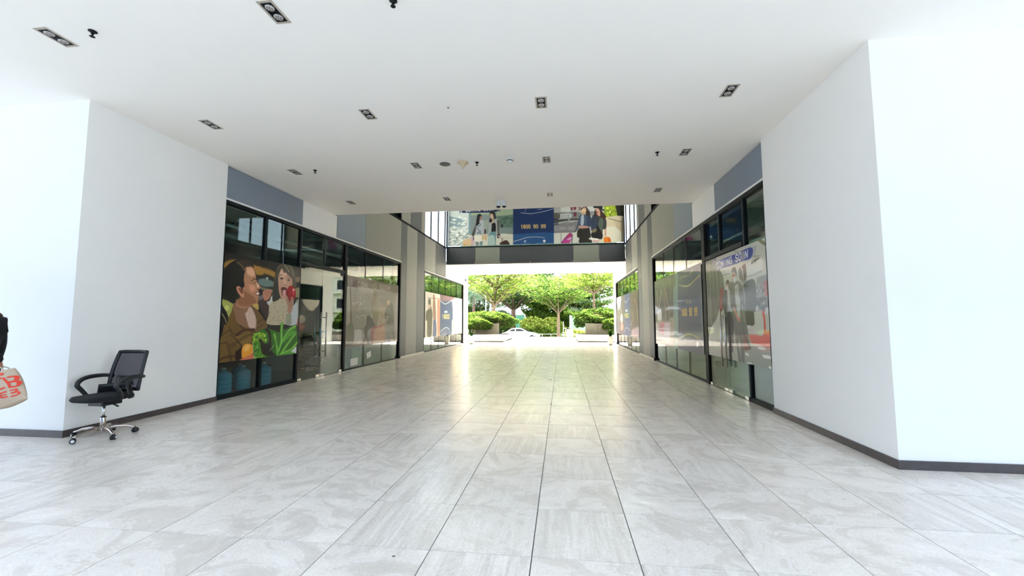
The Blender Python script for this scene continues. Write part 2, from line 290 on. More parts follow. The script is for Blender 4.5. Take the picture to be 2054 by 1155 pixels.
# ------------------------------------------------------------------ glass shopfronts
def shopfront(side, label, y0, y1, mull, door=None, nb=2, head=(2.6, 2.68), thin=(), post=None, kick=.07, endpost=True):
    s = 1 if side == 'left' else -1; X = XL if s > 0 else XR
    t = empty('shopfront', (X, y0, 0), label, 'shopfront')
    def bx(name, m, a, b, z0, z1, d0=0, d1=.08): return B(name, M[m], X-s*d0, X-s*d1, a, b, z0, z1, t)
    bx('top_rail', 'frame', y0, y1, 3.395, 3.455, -.01, .1); bx('top_flashing', 'white', y0, y1, 3.455, 3.485, -.025, .06)
    segs = [(y0, door[0]), (door[1], y1)] if door else [(y0, y1)]
    for a, b in segs:
        if b-a > .2: bx('bottom_rail', 'frame', a, b, 0, kick if (s > 0 and a < 8) or (s < 0 and a < 8) else .03)
    if door: bx('door_head', 'frame', door[0], door[1], head[0], head[1], -.005, .09)
    for y in mull:
        dr = door and door[0]+.02 < y < door[1]-.02; w = .016 if y in thin else .028
        bx('mullion', 'frame', y-w, y+w, head[1] if dr else .03, 3.395, 0 if w > .02 else .025, .07)
    if post: bx('post', 'black', post[0], post[1], 0, 3.395, -.01, .12)
    bx('post', 'black', y0, y0+.04, 0, 3.395, -.004, .1)
    if endpost: bx('post', 'black', y1-.08, y1, 0, 3.395, -.02, .1)
    bx('post_foot', 'black', y1-.12, y1, 0, .09, -.05, .1)
    ys = sorted([y0]+list(mull)+([post[0], post[1]] if post else [])+[y1])
    for a, b in zip(ys[:-1], ys[1:]):
        if b-a < .2: continue
        indoor = door and a >= door[0]-.05 and b <= door[1]+.05
        B('pane', M['glass'], X-s*.03, X-s*.042, a+.01, b-.01, head[1] if indoor else .03, 3.395, t)
    if door:
        mid = door[2]
        for a, b, e in ((door[0]+.01, mid-.004, 1), (mid+.004, door[1]-.01, -1)):
            d = B('door_leaf', M['glass'], X-s*.02, X-s*.032, a, b, .012, head[0]-.01, t)
            hy = (b if e > 0 else a)-e*.1
            hm = MB(t.location)
            for off in (.055, -.11):
                xx = X+s*off; hm.tube([(xx, hy, .47), (xx, hy, 1.55)], .0165, 12)
                for z in (.6, 1.42): hm.tube([(X-s*.02, hy, z), (xx, hy, z)], .009, 8)
            h = hm.build('handle', M['chrome'], d); h.location = (0, 0, 0)
            pf = B('patch_fitting', M['chrome'], X-s*.005, X-s*.047, *(sorted((b-.17, b-.01) if e > 0 else (a+.01, a+.17))), .008, .06, t)
            B('patch_fitting', M['chrome'], X-s*.005, X-s*.047, *(sorted((a+.01, a+.14) if e > 0 else (b-.14, b-.01))), .008, .06, t)
            B('patch_fitting', M['black'], X-s*.005, X-s*.047, *(sorted((a+.01, a+.14) if e > 0 else (b-.14, b-.01))), head[0]-.07, head[0]-.01, t)
    return t
shopfront('left', 'near left glass shopfront with a double door and water bottles behind its lower panes', 6.36, 14.25, (7.40, 8.50, 9.48, 11.62, 12.86), (8.52, 10.40, 9.40), post=(10.40, 10.50), thin=(11.62, 12.86, 9.48))
shopfront('right', 'near glass shopfront on the right with a double glass door, covered by two posters', 6.47, 14.28, (7.29, 8.38, 10.62, 11.78, 12.94), (7.36, 9.18, 8.20), post=(9.18, 9.36), thin=(10.62, 11.78, 12.94))
shopfront('left', 'far glass shopfront on the left under the footbridge beside the exit', 16.86, 23.82, (17.95, 19.05, 20.15, 21.25, 22.35), thin=(17.95, 19.05, 20.15, 21.25, 22.35))
shopfront('right', 'far glass shopfront on the right under the footbridge beside the exit', 17.0, 23.82, (18.05, 19.15, 20.2, 21.35, 22.5), thin=(18.05, 19.15, 20.2, 21.35, 22.5))
# shop rooms behind the glass
def room(side, y0, y1, depth, wall='inwall', h=3.9):
    s = 1 if side == 'left' else -1; X = (XL if s > 0 else XR)-s*.12; Xb = X-s*depth
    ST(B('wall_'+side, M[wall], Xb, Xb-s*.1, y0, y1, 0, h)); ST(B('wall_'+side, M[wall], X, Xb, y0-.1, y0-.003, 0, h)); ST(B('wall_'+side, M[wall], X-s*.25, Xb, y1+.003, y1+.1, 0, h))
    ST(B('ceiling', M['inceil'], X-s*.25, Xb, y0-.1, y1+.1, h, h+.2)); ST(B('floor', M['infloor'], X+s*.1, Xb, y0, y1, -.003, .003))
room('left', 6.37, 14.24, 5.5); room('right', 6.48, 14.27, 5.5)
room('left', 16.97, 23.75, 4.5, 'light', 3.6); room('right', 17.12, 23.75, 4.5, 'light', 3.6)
def glyph(ch):
    G={'C':[[(1,.85),(.7,1),(.3,1),(0,.75),(0,.25),(.3,0),(.7,0),(1,.15)]],'O':[[(.3,1),(.7,1),(1,.75),(1,.25),(.7,0),(.3,0),(0,.25),(0,.75),(.3,1)]],
    'M':[[(0,0),(0,1),(.5,.3),(1,1),(1,0)]],'I':[[(.5,0),(.5,1)]],'N':[[(0,0),(0,1),(1,0),(1,1)]],'G':[[(1,.85),(.7,1),(.3,1),(0,.75),(0,.25),(.3,0),(.7,0),(1,.2),(1,.48),(.6,.48)]],
    'S':[[(1,.85),(.7,1),(.3,1),(0,.85),(0,.65),(.3,.53),(.7,.47),(1,.33),(1,.15),(.7,0),(.3,0),(0,.15)]],
    '1':[[(.2,.75),(.6,1),(.6,0)]],'8':[[(.3,.52),(0,.75),(.3,1),(.7,1),(1,.75),(.7,.52),(.3,.52),(0,.25),(.3,0),(.7,0),(1,.25),(.7,.52)]],
    '0':[[(.3,1),(.7,1),(1,.75),(1,.25),(.7,0),(.3,0),(0,.25),(0,.75),(.3,1)]],'9':[[(1,.65),(.7,.45),(.3,.45),(0,.65),(0,.8),(.3,1),(.7,1),(1,.8),(1,.3),(.7,0),(.25,0),(.05,.12)]],
    'H':[[(0,0),(0,1)],[(0,.5),(1,.5)],[(1,0),(1,1)]],'T':[[(0,1),(1,1)],[(.5,1),(.5,0)]],'L':[[(0,1),(0,0),(1,0)]],'E':[[(1,1),(0,1),(0,0),(1,0)],[(0,.5),(.8,.5)]]}
    return G.get(ch,[])
def paint(rect,bg,ops,rows):
    """flat print of a poster: rows x cols colours, bottom row first"""
    a0,a1,z0,z1=[v*1000 for v in rect]
    H=rows;W=max(8,int(rows*(a1-a0)/(z1-z0)));W=min(W,620)
    ga=a0+(np.arange(W)+.5)*(a1-a0)/W; gz=z0+(np.arange(H)+.5)*(z1-z0)/H
    px=(a1-a0)/W;pz=(z1-z0)/H
    img=np.zeros((H,W,3),np.float32);img[:]=bg
    def cr(p,closed):
        p=np.array(p,float);n=len(p)
        if n<3:return p
        out=[]
        for i in range(n if closed else n-1):
            if closed:p0,p1,p2,p3=p[i-1],p[i],p[(i+1)%n],p[(i+2)%n]
            else:p0,p1,p2,p3=p[max(i-1,0)],p[i],p[i+1],p[min(i+2,n-1)]
            for t in (0,.25,.5,.75):
                out.append(.5*((2*p1)+(p2-p0)*t+(2*p0-5*p1+4*p2-p3)*t*t+(3*p1-p0-3*p2+p3)*t**3))
        if not closed: out.append(p[-1])
        return np.array(out)
    def box(P,m):
        lo=P.min(0)-m;hi=P.max(0)+m
        i0=max(0,int((lo[0]-a0)/px));i1=min(W,int((hi[0]-a0)/px)+2);j0=max(0,int((lo[1]-z0)/pz));j1=min(H,int((hi[1]-z0)/pz)+2)
        return i0,i1,j0,j1
    def dist(P,X,Z,closed):
        d=np.full(X.shape,1e12)
        n=len(P)
        for i in range(n if closed else n-1):
            A=P[i];B=P[(i+1)%n];v=B-A;L=v@v
            if L<1e-9: t=np.zeros(X.shape)
            else: t=np.clip(((X-A[0])*v[0]+(Z-A[1])*v[1])/L,0,1)
            d=np.minimum(d,(X-A[0]-t*v[0])**2+(Z-A[1]-t*v[1])**2)
        return np.sqrt(d)
    def fill(P,c,soft):
        i0,i1,j0,j1=box(P,soft)
        if i1<=i0 or j1<=j0:return
        X,Z=np.meshgrid(ga[i0:i1],gz[j0:j1])
        ins=np.zeros(X.shape,bool);n=len(P)
        for i in range(n):
            A=P[i-1];B=P[i]
            if A[1]==B[1]:continue
            c1=(A[1]>Z)!=(B[1]>Z)
            ins^=c1&(X<(B[0]-A[0])*(Z-A[1])/(B[1]-A[1])+A[0])
        d=dist(P,X,Z,True);s=max(soft,px*.6)
        al=np.clip(.5+np.where(ins,d,-d)/(2*s),0,1)[...,None]
        img[j0:j1,i0:i1]=img[j0:j1,i0:i1]*(1-al)+np.array(c)*al
    def stroke(P,c,w,soft):
        i0,i1,j0,j1=box(P,w+soft)
        if i1<=i0 or j1<=j0:return
        X,Z=np.meshgrid(ga[i0:i1],gz[j0:j1]);d=dist(P,X,Z,False);s=max(soft,px*.6)
        al=np.clip(.5+(w/2-d)/(2*s),0,1)[...,None]
        img[j0:j1,i0:i1]=img[j0:j1,i0:i1]*(1-al)+np.array(c)*al
    for o in ops:
        k=o[0];c=o[1]
        if k=='p': fill(cr(o[3],len(o[3])>6),c,o[2])
        elif k=='s': stroke(cr(o[4],False),c,o[3],o[2])
        elif k=='t':
            q=np.array(o[4],float);n=len(o[2])
            for i,ch in enumerate(o[2]):
                for g in glyph(ch):
                    pts=[]
                    for (u,v) in g:
                        u=(i+.14+.66*u)/n;v=.06+.88*v
                        top=q[0]*(1-u)+q[1]*u;bot=q[3]*(1-u)+q[2]*u;pts.append(bot*(1-v)+top*v)
                    stroke(np.array(pts),c,o[3],px*.5)
        elif k=='n':
            _,c,j,soft,n,size,asp,ang,seed,poly=o
            r=np.random.RandomState(seed);P=np.array(poly,float);lo=P.min(0);hi=P.max(0);k=0;tr=0
            while k<n and tr<n*20:
                tr+=1;q=lo+r.rand(2)*(hi-lo);ins=False
                for i in range(len(P)):
                    A=P[i-1];B=P[i]
                    if (A[1]>q[1])!=(B[1]>q[1]) and q[0]<(B[0]-A[0])*(q[1]-A[1])/(B[1]-A[1])+A[0]:ins=not ins
                if not ins:continue
                k+=1;s=size*(.5+r.rand())/2;th=np.radians(ang+r.uniform(-25,25));e=np.linspace(0,2*np.pi,9)[:-1]
                E_=np.stack([s*asp*np.cos(e),s*np.sin(e)],1)@np.array([[np.cos(th),np.sin(th)],[-np.sin(th),np.cos(th)]])+q
                fill(E_,np.clip(np.array(c)+r.uniform(-j,j),0,255),soft)
    return np.clip(img,0,255)
POSTERS = [
('mother_and_child',0,(6.4, 8.47, 0.63, 2.53),(26, 22, 16),[
('p',(150,112,50),19,[(6323,2288),(6390,2336),(6507,2402),(6656,2428),(6585,2353),(6443,2264),(6339,2222)]),
('p',(165,120,45),16,[(7095,2337),(7208,2384),(7331,2344),(7337,2235),(7160,2215)]),
('p',(168,122,55),23,[(7078,2391),(7220,2375),(7449,2368),(7677,2322),(7702,2213),(7525,2244),(7307,2268),(7116,2280)]),
('p',(105,125,118),17,[(7204,2128),(7378,2168),(7654,2122),(7659,2037),(7405,2004),(7225,2036)]),
('p',(165,190,185),10,[(7490,2180),(7487,2169),(7477,2160),(7463,2153),(7446,2152),(7431,2155),(7421,2162),(7416,2172),(7419,2183),(7429,2192),(7443,2198),(7460,2200),(7475,2197),(7485,2190)]),
('p',(122,112,84),12,[(7259,2004),(7440,1983),(7647,1962),(7650,1901),(7545,1918),(7328,1939)]),
('p',(110,90,60),20,[(8289,2287),(8518,2310),(8523,2216),(8296,2168)]),
('p',(140,128,95),20,[(8303,2050),(8532,2067),(8524,1850),(8315,1865)]),
('p',(150,150,125),20,[(8360,1788),(8549,1797),(8517,1266),(8351,1268)]),
('p',(175,70,55),16,[(8363,1406),(8510,1393),(8496,1266),(8372,1267)]),
('p',(110,105,100),19,[(6344,2145),(6404,2133),(6404,1938),(6379,1782),(6346,1934)]),
('p',(160,162,80),12,[(6367,1711),(6620,1662),(6639,1570),(6620,1466),(6548,1303),(6466,1313),(6394,1473),(6374,1592)]),
('p',(190,180,125),6,[(6394,1483),(6459,1414),(6503,1313),(6466,1313)]),
('p',(195,200,110),12,[(6562,1568),(6558,1547),(6543,1531),(6521,1522),(6496,1521),(6473,1529),(6456,1545),(6450,1564),(6454,1584),(6468,1600),(6490,1610),(6515,1611),(6538,1603),(6555,1587)]),
('p',(108,80,40),3,[(6468,1273),(6606,1487),(6638,1580),(6703,1385),(6831,1269),(7002,1214),(7170,1194),(7162,981),(7172,588),(6767,602),(6343,611),(6346,922),(6384,1077),(6448,1214)]),
('p',(128,96,48),31,[(6602,1150),(6844,1080),(7093,1136),(7078,920),(6856,890),(6718,961)]),
('p',(108,80,44),3,[(7045,1658),(7120,1639),(7246,1543),(7394,1399),(7515,1262),(7458,1148),(7197,1133),(7186,1420),(7067,1550)]),
('p',(198,162,88),7,[(7068,1642),(7230,1682),(7260,1554),(7183,1575)]),
('p',(65,45,30),5,[(7047,1636),(7077,1626),(7223,1420),(7187,1398),(7068,1539)]),
('s',(60,40,22),4,15,[(7202,1287),(7320,1342),(7443,1388)]),
('s',(60,40,22),4,13,[(7282,1208),(7402,1274)]),
('s',(52,34,20),3,13,[(6373,1058),(6478,1123),(6587,1180)]),
('s',(52,34,20),3,13,[(6574,1186),(6739,1032),(6918,876)]),
('s',(52,34,20),3,13,[(6605,1109),(6769,979),(6884,878)]),
('s',(52,34,20),3,13,[(6631,904),(6820,1018),(7138,1118)]),
('s',(52,34,20),3,13,[(6658,877),(6849,990),(7140,1091)]),
('s',(52,34,20),3,13,[(6356,950),(6550,970)]),
('s',(52,34,20),3,13,[(6537,980),(6590,836),(6650,604)]),
('s',(52,34,20),3,13,[(6590,947),(6629,823),(6688,605)]),
('s',(52,34,20),3,13,[(6374,685),(6553,733),(6759,726)]),
('s',(52,34,20),3,13,[(6375,661),(6555,708),(6761,700)]),
('p',(140,100,74),4,[(6635,1632),(6721,1729),(7054,1746),(7056,1604),(7201,1420),(7204,1199),(7002,1214),(6831,1269),(6718,1364)]),
('p',(205,172,155),15,[(6983,1515),(7055,1615),(7193,1420),(7200,1199),(7059,1213),(7010,1310),(6929,1471)]),
('s',(215,190,175),13,17,[(7008,1570),(6975,1418),(7043,1245)]),
('s',(60,35,20),5,23,[(6819,1259),(6919,1189),(7033,1181),(7170,1194)]),
('p',(70,40,30),9,[(6919,1189),(7170,1194),(7137,1135),(7005,1160),(6894,1141),(6777,1067),(6721,1105)]),
('s',(50,32,20),5,14,[(6570,1242),(6653,1148),(6763,1072)]),
('p',(182,128,92),4,[(6860,2318),(6953,2356),(7051,2347),(7113,2275),(7155,2183),(7175,2104),(7289,1995),(7268,1949),(7225,1932),(7249,1883),(7243,1834),(7263,1792),(7262,1722),(7209,1684),(7081,1655),(7042,1612),(6868,1565),(6706,1641),(6854,1780),(6844,1933),(6859,2120)]),
('p',(150,96,66),26,[(6848,1872),(6985,1860),(7130,1785),(7194,1692),(7081,1655),(7042,1612),(6892,1607),(6744,1652)]),
('p',(222,168,132),19,[(6914,2314),(7038,2330),(7117,2254),(7091,2176),(6963,2194),(6905,2250)]),
('p',(215,150,118),23,[(6975,2006),(7116,2007),(7150,1914),(7039,1885)]),
('p',(235,200,180),9,[(7170,2066),(7247,1997),(7205,1972)]),
('s',(62,42,30),4,17,[(7051,2087),(7108,2130),(7154,2137)]),
('s',(50,32,25),3,10,[(7096,2046),(7127,2056),(7152,2073)]),
('s',(120,62,45),4,13,[(7199,1950),(7251,1948)]),
('p',(150,72,60),5,[(7140,1854),(7246,1901),(7261,1833),(7192,1822)]),
('p',(232,218,206),3,[(7161,1859),(7246,1886),(7248,1847),(7199,1840)]),
('p',(13,11,10),6,[(6401,2181),(6454,2281),(6558,2374),(6669,2425),(6786,2432),(6846,2326),(6877,2268),(6852,2120),(6881,1988),(6843,1949),(6700,1947),(6705,1761),(6680,1660),(6592,1661),(6478,1729),(6408,1793),(6390,1986)]),
('p',(48,38,28),8,[(6721,2417),(6837,2458),(6946,2467),(7033,2414),(7094,2347),(7022,2359),(6900,2331),(6848,2285)]),
('s',(112,88,52),14,26,[(6684,2387),(6778,2348),(6849,2275)]),
('s',(100,75,45),8,12,[(6850,2264),(6902,2292),(6880,2216)]),
('p',(205,140,110),4,[(6693,1942),(6763,1963),(6833,1902),(6881,1822),(6881,1776),(6821,1778),(6731,1854)]),
('p',(122,62,46),8,[(6733,1920),(6792,1929),(6855,1862),(6824,1829)]),
('p',(14,12,12),6,[(6307,1708),(6379,1712),(6416,1603),(6504,1495),(6551,1384),(6511,1283),(6468,1273),(6420,1075),(6320,962),(6314,1413)]),
('s',(165,155,110),5,16,[(6413,1463),(6480,1384),(6509,1313)]),
('p',(64,46,44),9,[(7247,1689),(7256,1805),(7367,1835),(7557,1726),(7584,1582),(7545,1389),(7443,1412),(7320,1551)]),
('p',(110,100,108),9,[(7240,1805),(7358,1847),(7386,1789),(7261,1724)]),
('p',(188,124,98),5,[(7347,1881),(7385,1931),(7475,1956),(7577,1957),(7590,1885),(7520,1772),(7405,1743)]),
('s',(120,68,52),5,9,[(7395,1908),(7466,1829)]),
('s',(120,68,52),5,10,[(7460,1937),(7515,1856)]),
('s',(120,68,52),5,10,[(7527,1941),(7556,1883)]),
('p',(188,174,144),5,[(7550,1701),(7641,1778),(7799,1799),(8042,1792),(8132,1597),(8104,1417),(8074,1270),(7518,1276),(7540,1461)]),
('p',(190,195,198),8,[(8192,1573),(8383,1750),(8434,1605),(8413,1267),(8055,1270),(8101,1468)]),
('p',(150,150,125),10,[(8062,1468),(8216,1495),(8230,1269),(8055,1270)]),
('n',(88,68,58),25,5,46,13,1.2,0,3,[(7559,1702),(8043,1773),(8101,1468),(8055,1277),(7551,1281)]),
('p',(200,198,190),7,[(7465,1710),(7556,1750),(7570,1799),(7635,1864),(7642,1754),(7529,1640)]),
('p',(196,150,124),5,[(7784,2335),(7852,2425),(8045,2365),(8189,2263),(8224,2096),(8150,1934),(8042,1799),(7891,1804),(7809,1937),(7770,2033),(7766,2183)]),
('p',(225,182,155),19,[(7821,2339),(7891,2398),(8009,2335),(7938,2250),(7826,2251)]),
('p',(215,170,145),13,[(7913,2197),(7997,2205),(8023,2105),(7938,2098)]),
('s',(140,90,70),6,10,[(7947,2098),(8023,2099)]),
('s',(70,50,38),5,10,[(7806,2272),(7860,2293),(7917,2286)]),
('s',(70,50,38),5,10,[(8071,2264),(8141,2245)]),
('p',(60,42,36),8,[(7919,2223),(7915,2214),(7903,2205),(7885,2200),(7866,2198),(7848,2200),(7835,2206),(7830,2214),(7834,2223),(7846,2231),(7863,2237),(7883,2239),(7901,2237),(7914,2231)]),
('p',(60,42,36),8,[(8133,2208),(8130,2199),(8119,2191),(8104,2186),(8087,2185),(8071,2187),(8060,2193),(8055,2201),(8059,2209),(8069,2217),(8084,2222),(8102,2224),(8117,2222),(8129,2216)]),
('p',(86,34,30),6,[(7863,2016),(7941,2045),(8051,2017),(8046,1914),(7991,1853),(7905,1880)]),
('p',(216,152,150),8,[(7914,1969),(8020,1989),(8018,1874),(7962,1852),(7922,1894)]),
('p',(74,64,50),5,[(7634,1741),(7626,1948),(7677,2322),(7731,2453),(7881,2555),(8033,2570),(8172,2537),(8268,2457),(8321,2263),(8353,2073),(8230,2096),(8212,2226),(8088,2305),(7988,2358),(7932,2339),(7880,2428),(7819,2364),(7765,2207),(7770,2033),(7835,1813),(7748,1753)]),
('p',(44,44,40),12,[(7639,1742),(7639,1949),(7702,2201),(7761,2182),(7811,1912),(7835,1813),(7731,1746)]),
('s',(155,148,122),10,20,[(7920,2542),(8000,2475),(8103,2384)]),
('s',(140,134,112),10,18,[(8034,2544),(8177,2459),(8245,2335)]),
('s',(120,112,90),7,12,[(7743,2417),(7830,2479)]),
('s',(80,72,60),5,10,[(7686,2460),(7719,2514),(7809,2526)]),
('p',(165,18,32),5,[(8351,1934),(8345,1874),(8321,1820),(8281,1779),(8231,1756),(8178,1754),(8127,1772),(8084,1808),(8055,1857),(8042,1914),(8048,1972),(8071,2025),(8109,2066),(8157,2090),(8211,2095),(8263,2079),(8307,2043),(8338,1993)]),
('p',(120,8,20),15,[(8050,1979),(8135,1855),(8240,1757),(8119,1803),(8035,1901)]),
('p',(205,60,70),18,[(8223,2043),(8306,2010),(8303,1891),(8230,1926)]),
('p',(245,210,210),7,[(8297,2012),(8295,2003),(8288,1995),(8277,1990),(8264,1989),(8253,1992),(8244,1999),(8241,2008),(8243,2017),(8251,2025),(8262,2030),(8274,2031),(8286,2028),(8294,2021)]),
('p',(172,126,104),5,[(8035,1850),(8080,1865),(8141,1759),(8172,1741),(8205,1844),(8259,1847),(8291,1759),(8277,1653),(8225,1522),(8157,1501),(8099,1558),(8098,1660),(8045,1748)]),
('s',(120,80,65),5,9,[(8142,1752),(8187,1650)]),
('p',(40,24,15),12,[(6741,794),(6819,830),(6891,878),(6889,689),(6820,612),(6760,608)]),
('p',(228,152,48),4,[(6889,804),(6924,892),(7021,921),(7153,883),(7183,761),(7106,708),(6994,680),(6911,677)]),
('p',(238,185,95),21,[(6940,864),(7022,896),(7096,865),(7029,794),(6944,800)]),
('p',(208,112,84),5,[(6800,602),(6925,665),(7164,714),(7193,597)]),
('p',(226,230,226),6,[(8214,708),(8421,807),(8424,592),(8240,602)]),
('p',(52,104,30),5,[(7141,1069),(7242,1132),(7455,1194),(7636,1167),(7756,1141),(7897,1113),(7904,1281),(7985,1281),(8019,1159),(8296,1240),(8417,1200),(8484,918),(8363,798),(8176,723),(8375,596),(7911,599),(7336,608),(7207,623),(7154,872)]),
('n',(150,190,50),35,5,70,26,1.8,0,5,[(7154,1101),(7540,1123),(7568,939),(7409,924),(7164,937)]),
('n',(90,150,45),40,4,90,22,2.2,40,6,[(7163,959),(7362,927),(7389,746),(7586,639),(7214,622)]),
('p',(30,28,18),6,[(7440,1177),(7520,1187),(7623,1098),(7679,747),(7804,644),(7521,656),(7389,746),(7348,905),(7288,991),(7389,981),(7458,899),(7569,916),(7551,1077)]),
('s',(88,165,52),12,72,[(7909,623),(8043,769),(8219,931),(8385,1074)]),
('s',(88,165,52),12,71,[(7869,710),(7944,920),(7932,1112),(7940,1281)]),
('s',(88,165,52),12,72,[(7947,871),(8152,1106),(8376,1214)]),
('s',(88,165,52),12,71,[(7856,640),(7806,879),(7726,1071)]),
('s',(88,165,52),12,72,[(7996,664),(8270,729),(8476,880)]),
('s',(88,165,52),12,72,[(7893,601),(8180,649),(8373,622)]),
('s',(88,165,52),12,73,[(8033,939),(8212,1055),(8344,1101)]),
('s',(172,225,115),6,13,[(7910,611),(8063,756),(8257,941),(8406,1061)]),
('s',(172,225,115),6,13,[(7886,708),(7944,920),(7940,1281)]),
('s',(172,225,115),6,13,[(7946,896),(8150,1131),(8376,1226)]),
('s',(172,225,115),6,13,[(7854,663),(7806,879),(7726,1071)]),
('s',(172,225,115),6,13,[(7995,676),(8269,742),(8457,868)]),
('s',(35,70,25),10,19,[(7872,662),(8004,820),(8163,933)]),
('s',(35,70,25),10,17,[(7844,830),(7783,975)]),
('s',(205,205,150),4,10,[(7150,938),(7174,784),(7211,628)]),
('s',(220,215,200),3,8,[(7620,751),(7723,849)]),
('s',(220,215,200),4,8,[(7727,651),(7730,604)]),
]),
('coming_soon_couple',0,(6.53, 9.12, 0.62, 2.575),(188, 186, 172),[
('p',(92,95,78),7,[(9094,2595),(8733,2589),(8520,2569),(8372,2315),(8195,2143),(8251,1623),(9234,1659)]),
('p',(92,92,80),11,[(9138,1792),(8428,1755),(8488,1501),(8653,1342),(8910,1201),(9118,963),(9220,721),(9297,716)]),
('s',(60,64,50),6,16,[(9011,2583),(9001,2132),(9015,1651)]),
('s',(165,165,140),6,16,[(8913,2569),(8903,2123),(8917,1647)]),
('s',(70,72,58),6,16,[(8832,2557),(8824,2115),(8838,1645)]),
('s',(135,135,115),6,16,[(8707,2539),(8699,2104),(8714,1640)]),
('s',(75,75,66),6,16,[(8623,2323),(8594,2094),(8608,1636)]),
('s',(180,178,160),6,15,[(8534,2312),(8505,2086),(8520,1633)]),
('s',(80,78,70),5,15,[(8446,2302),(8418,2078),(8433,1630)]),
('s',(140,135,125),5,15,[(8346,2290),(8320,2069),(8334,1626)]),
('s',(90,85,78),5,15,[(8263,2280),(8237,2061),(8251,1623)]),
('s',(60,62,50),7,17,[(9026,1786),(9013,1511),(9049,1251)]),
('s',(165,165,140),6,17,[(8918,1781),(8905,1509),(8940,1252)]),
('s',(75,72,60),6,16,[(8777,1773),(8764,1506),(8799,1254)]),
('s',(150,145,130),6,16,[(8640,1766),(8629,1504),(8663,1255)]),
('p',(118,116,128),9,[(8766,2582),(8550,2573),(8316,2308),(8548,2314),(8722,2404)]),
('p',(150,148,140),6,[(7782,2585),(7662,2570),(7371,2482),(7395,2466)]),
('p',(200,198,186),6,[(8343,2322),(7388,2330),(7382,2175),(7902,2175),(8193,2164)]),
('s',(95,92,85),4,13,[(8190,2185),(7875,2187)]),
('s',(110,108,100),4,12,[(7919,2012),(7745,2021)]),
('p',(205,205,198),5,[(7222,2259),(6693,2292),(6678,2090),(7181,2057)]),
('s',(120,116,106),5,11,[(7202,2052),(6940,2063),(6678,2090)]),
('p',(100,95,85),4,[(7040,2235),(6975,2289),(6921,2246)]),
('p',(85,75,66),4,[(6955,2296),(6710,2304),(6902,2243)]),
('p',(120,118,106),5,[(6910,2352),(6671,2328),(6912,2334)]),
('p',(118,124,84),7,[(6880,2645),(6680,2587),(6467,2460),(6470,2423),(6653,2503)]),
('p',(130,125,116),9,[(6852,1996),(6449,1980),(6468,1550),(6953,1567)]),
('n',(165,160,150),50,4,60,14,3.2,90,9,[(6847,2040),(6444,2029),(6482,1575),(6950,1594)]),
('n',(80,76,70),40,4,40,11,4,90,10,[(6849,2022),(6452,1947),(6482,1575),(6950,1594)]),
('p',(150,62,55),7,[(6643,1915),(6472,1920),(6478,1700),(6613,1699)]),
('s',(90,35,32),7,19,[(6692,1781),(6466,1815)]),
('s',(190,130,120),5,12,[(6591,1910),(6594,1715)]),
('p',(80,78,70),14,[(6913,1686),(6500,1664),(6521,1461),(6848,1507)]),
('n',(190,185,172),30,4,24,9,4,90,12,[(6872,1684),(6500,1664),(6515,1517),(6847,1516)]),
('p',(205,208,205),4,[(6501,1655),(6446,1652),(6469,1432),(6523,1443)]),
('s',(50,50,55),3,8,[(6456,1644),(6469,1432)]),
('p',(38,56,138),2,[(8446,2493),(7361,2480),(7365,2331),(8314,2324)]),
('p',(38,56,138),2,[(7368,2510),(6969,2500),(7025,2335),(7376,2331)]),
('s',(38,56,138),2,15,[(6918,2498),(6973,2342)]),
('s',(38,56,138),2,13,[(6845,2500),(6903,2344)]),
('t',(225,226,232),'COMING SOON',24,[(8531,2469),(7090,2491),(7124,2357),(8501,2336)]),
('p',(135,135,150),8,[(7394,2476),(7262,2483),(7239,2403),(7320,2349),(7371,2380)]),
('p',(120,105,92),8,[(7513,2210),(7399,2225),(7316,1977),(7360,1962),(7484,2050)]),
('p',(86,52,44),6,[(7363,2249),(7222,2259),(7215,2023),(7314,1995),(7321,2129)]),
('s',(165,150,140),5,9,[(7333,2226),(7310,2033)]),
('p',(58,56,46),3,[(7342,1969),(6921,1969),(6972,1568),(7357,1581)]),
('p',(58,56,46),3,[(7315,1708),(6888,1685),(6953,1470),(7022,1259),(7339,1247)]),
('p',(182,182,170),7,[(9220,721),(8927,1048),(8537,1342),(8522,891),(8595,606),(9195,612)]),
('p',(168,168,155),10,[(8413,1451),(7780,1375),(7694,936),(7664,619),(8482,532)]),
('n',(120,120,110),15,4,9,21,0.35,0,4,[(8955,1124),(8547,1109),(8582,790),(9028,786)]),
('p',(146,148,136),8,[(7457,812),(7161,976),(6827,926),(6423,907),(6429,593),(7429,624)]),
('p',(175,150,142),14,[(7162,965),(6464,949),(6437,861),(6834,858)]),
('p',(218,218,208),3,[(6950,923),(6758,923),(6673,894),(6892,886)]),
('p',(218,218,208),3,[(6809,808),(6587,817),(6527,772),(6745,763)]),
('p',(218,218,208),3,[(7411,795),(7293,794),(7247,751),(7367,757)]),
('p',(218,218,208),3,[(7356,636),(7195,650),(7155,609),(7313,602)]),
('p',(218,218,208),3,[(6632,651),(6457,666),(6443,627),(6588,624)]),
('p',(200,198,188),5,[(7315,1253),(7121,1250),(7138,1199),(7274,1196)]),
('s',(110,105,98),4,8,[(7275,1186),(7029,1186)]),
('p',(195,185,178),6,[(7257,1145),(7023,1251),(7004,1123)]),
('p',(196,62,60),3,[(7238,1103),(6890,1107),(6549,1098),(6552,942),(6824,955),(7151,964)]),
('p',(206,78,66),3,[(6747,1121),(6547,1202),(6440,1268),(6449,1004),(6552,942),(6549,1098)]),
('p',(180,176,165),3,[(6639,1511),(6531,1510),(6524,1212),(6633,1189)]),
('p',(192,50,56),3,[(6748,1461),(6662,1473),(6634,1181),(6610,1140),(6731,1122)]),
('p',(186,185,172),3,[(7000,1466),(6740,1461),(6724,1120),(6997,1123)]),
('p',(150,130,126),4,[(6977,1480),(6849,1502),(6740,1461)]),
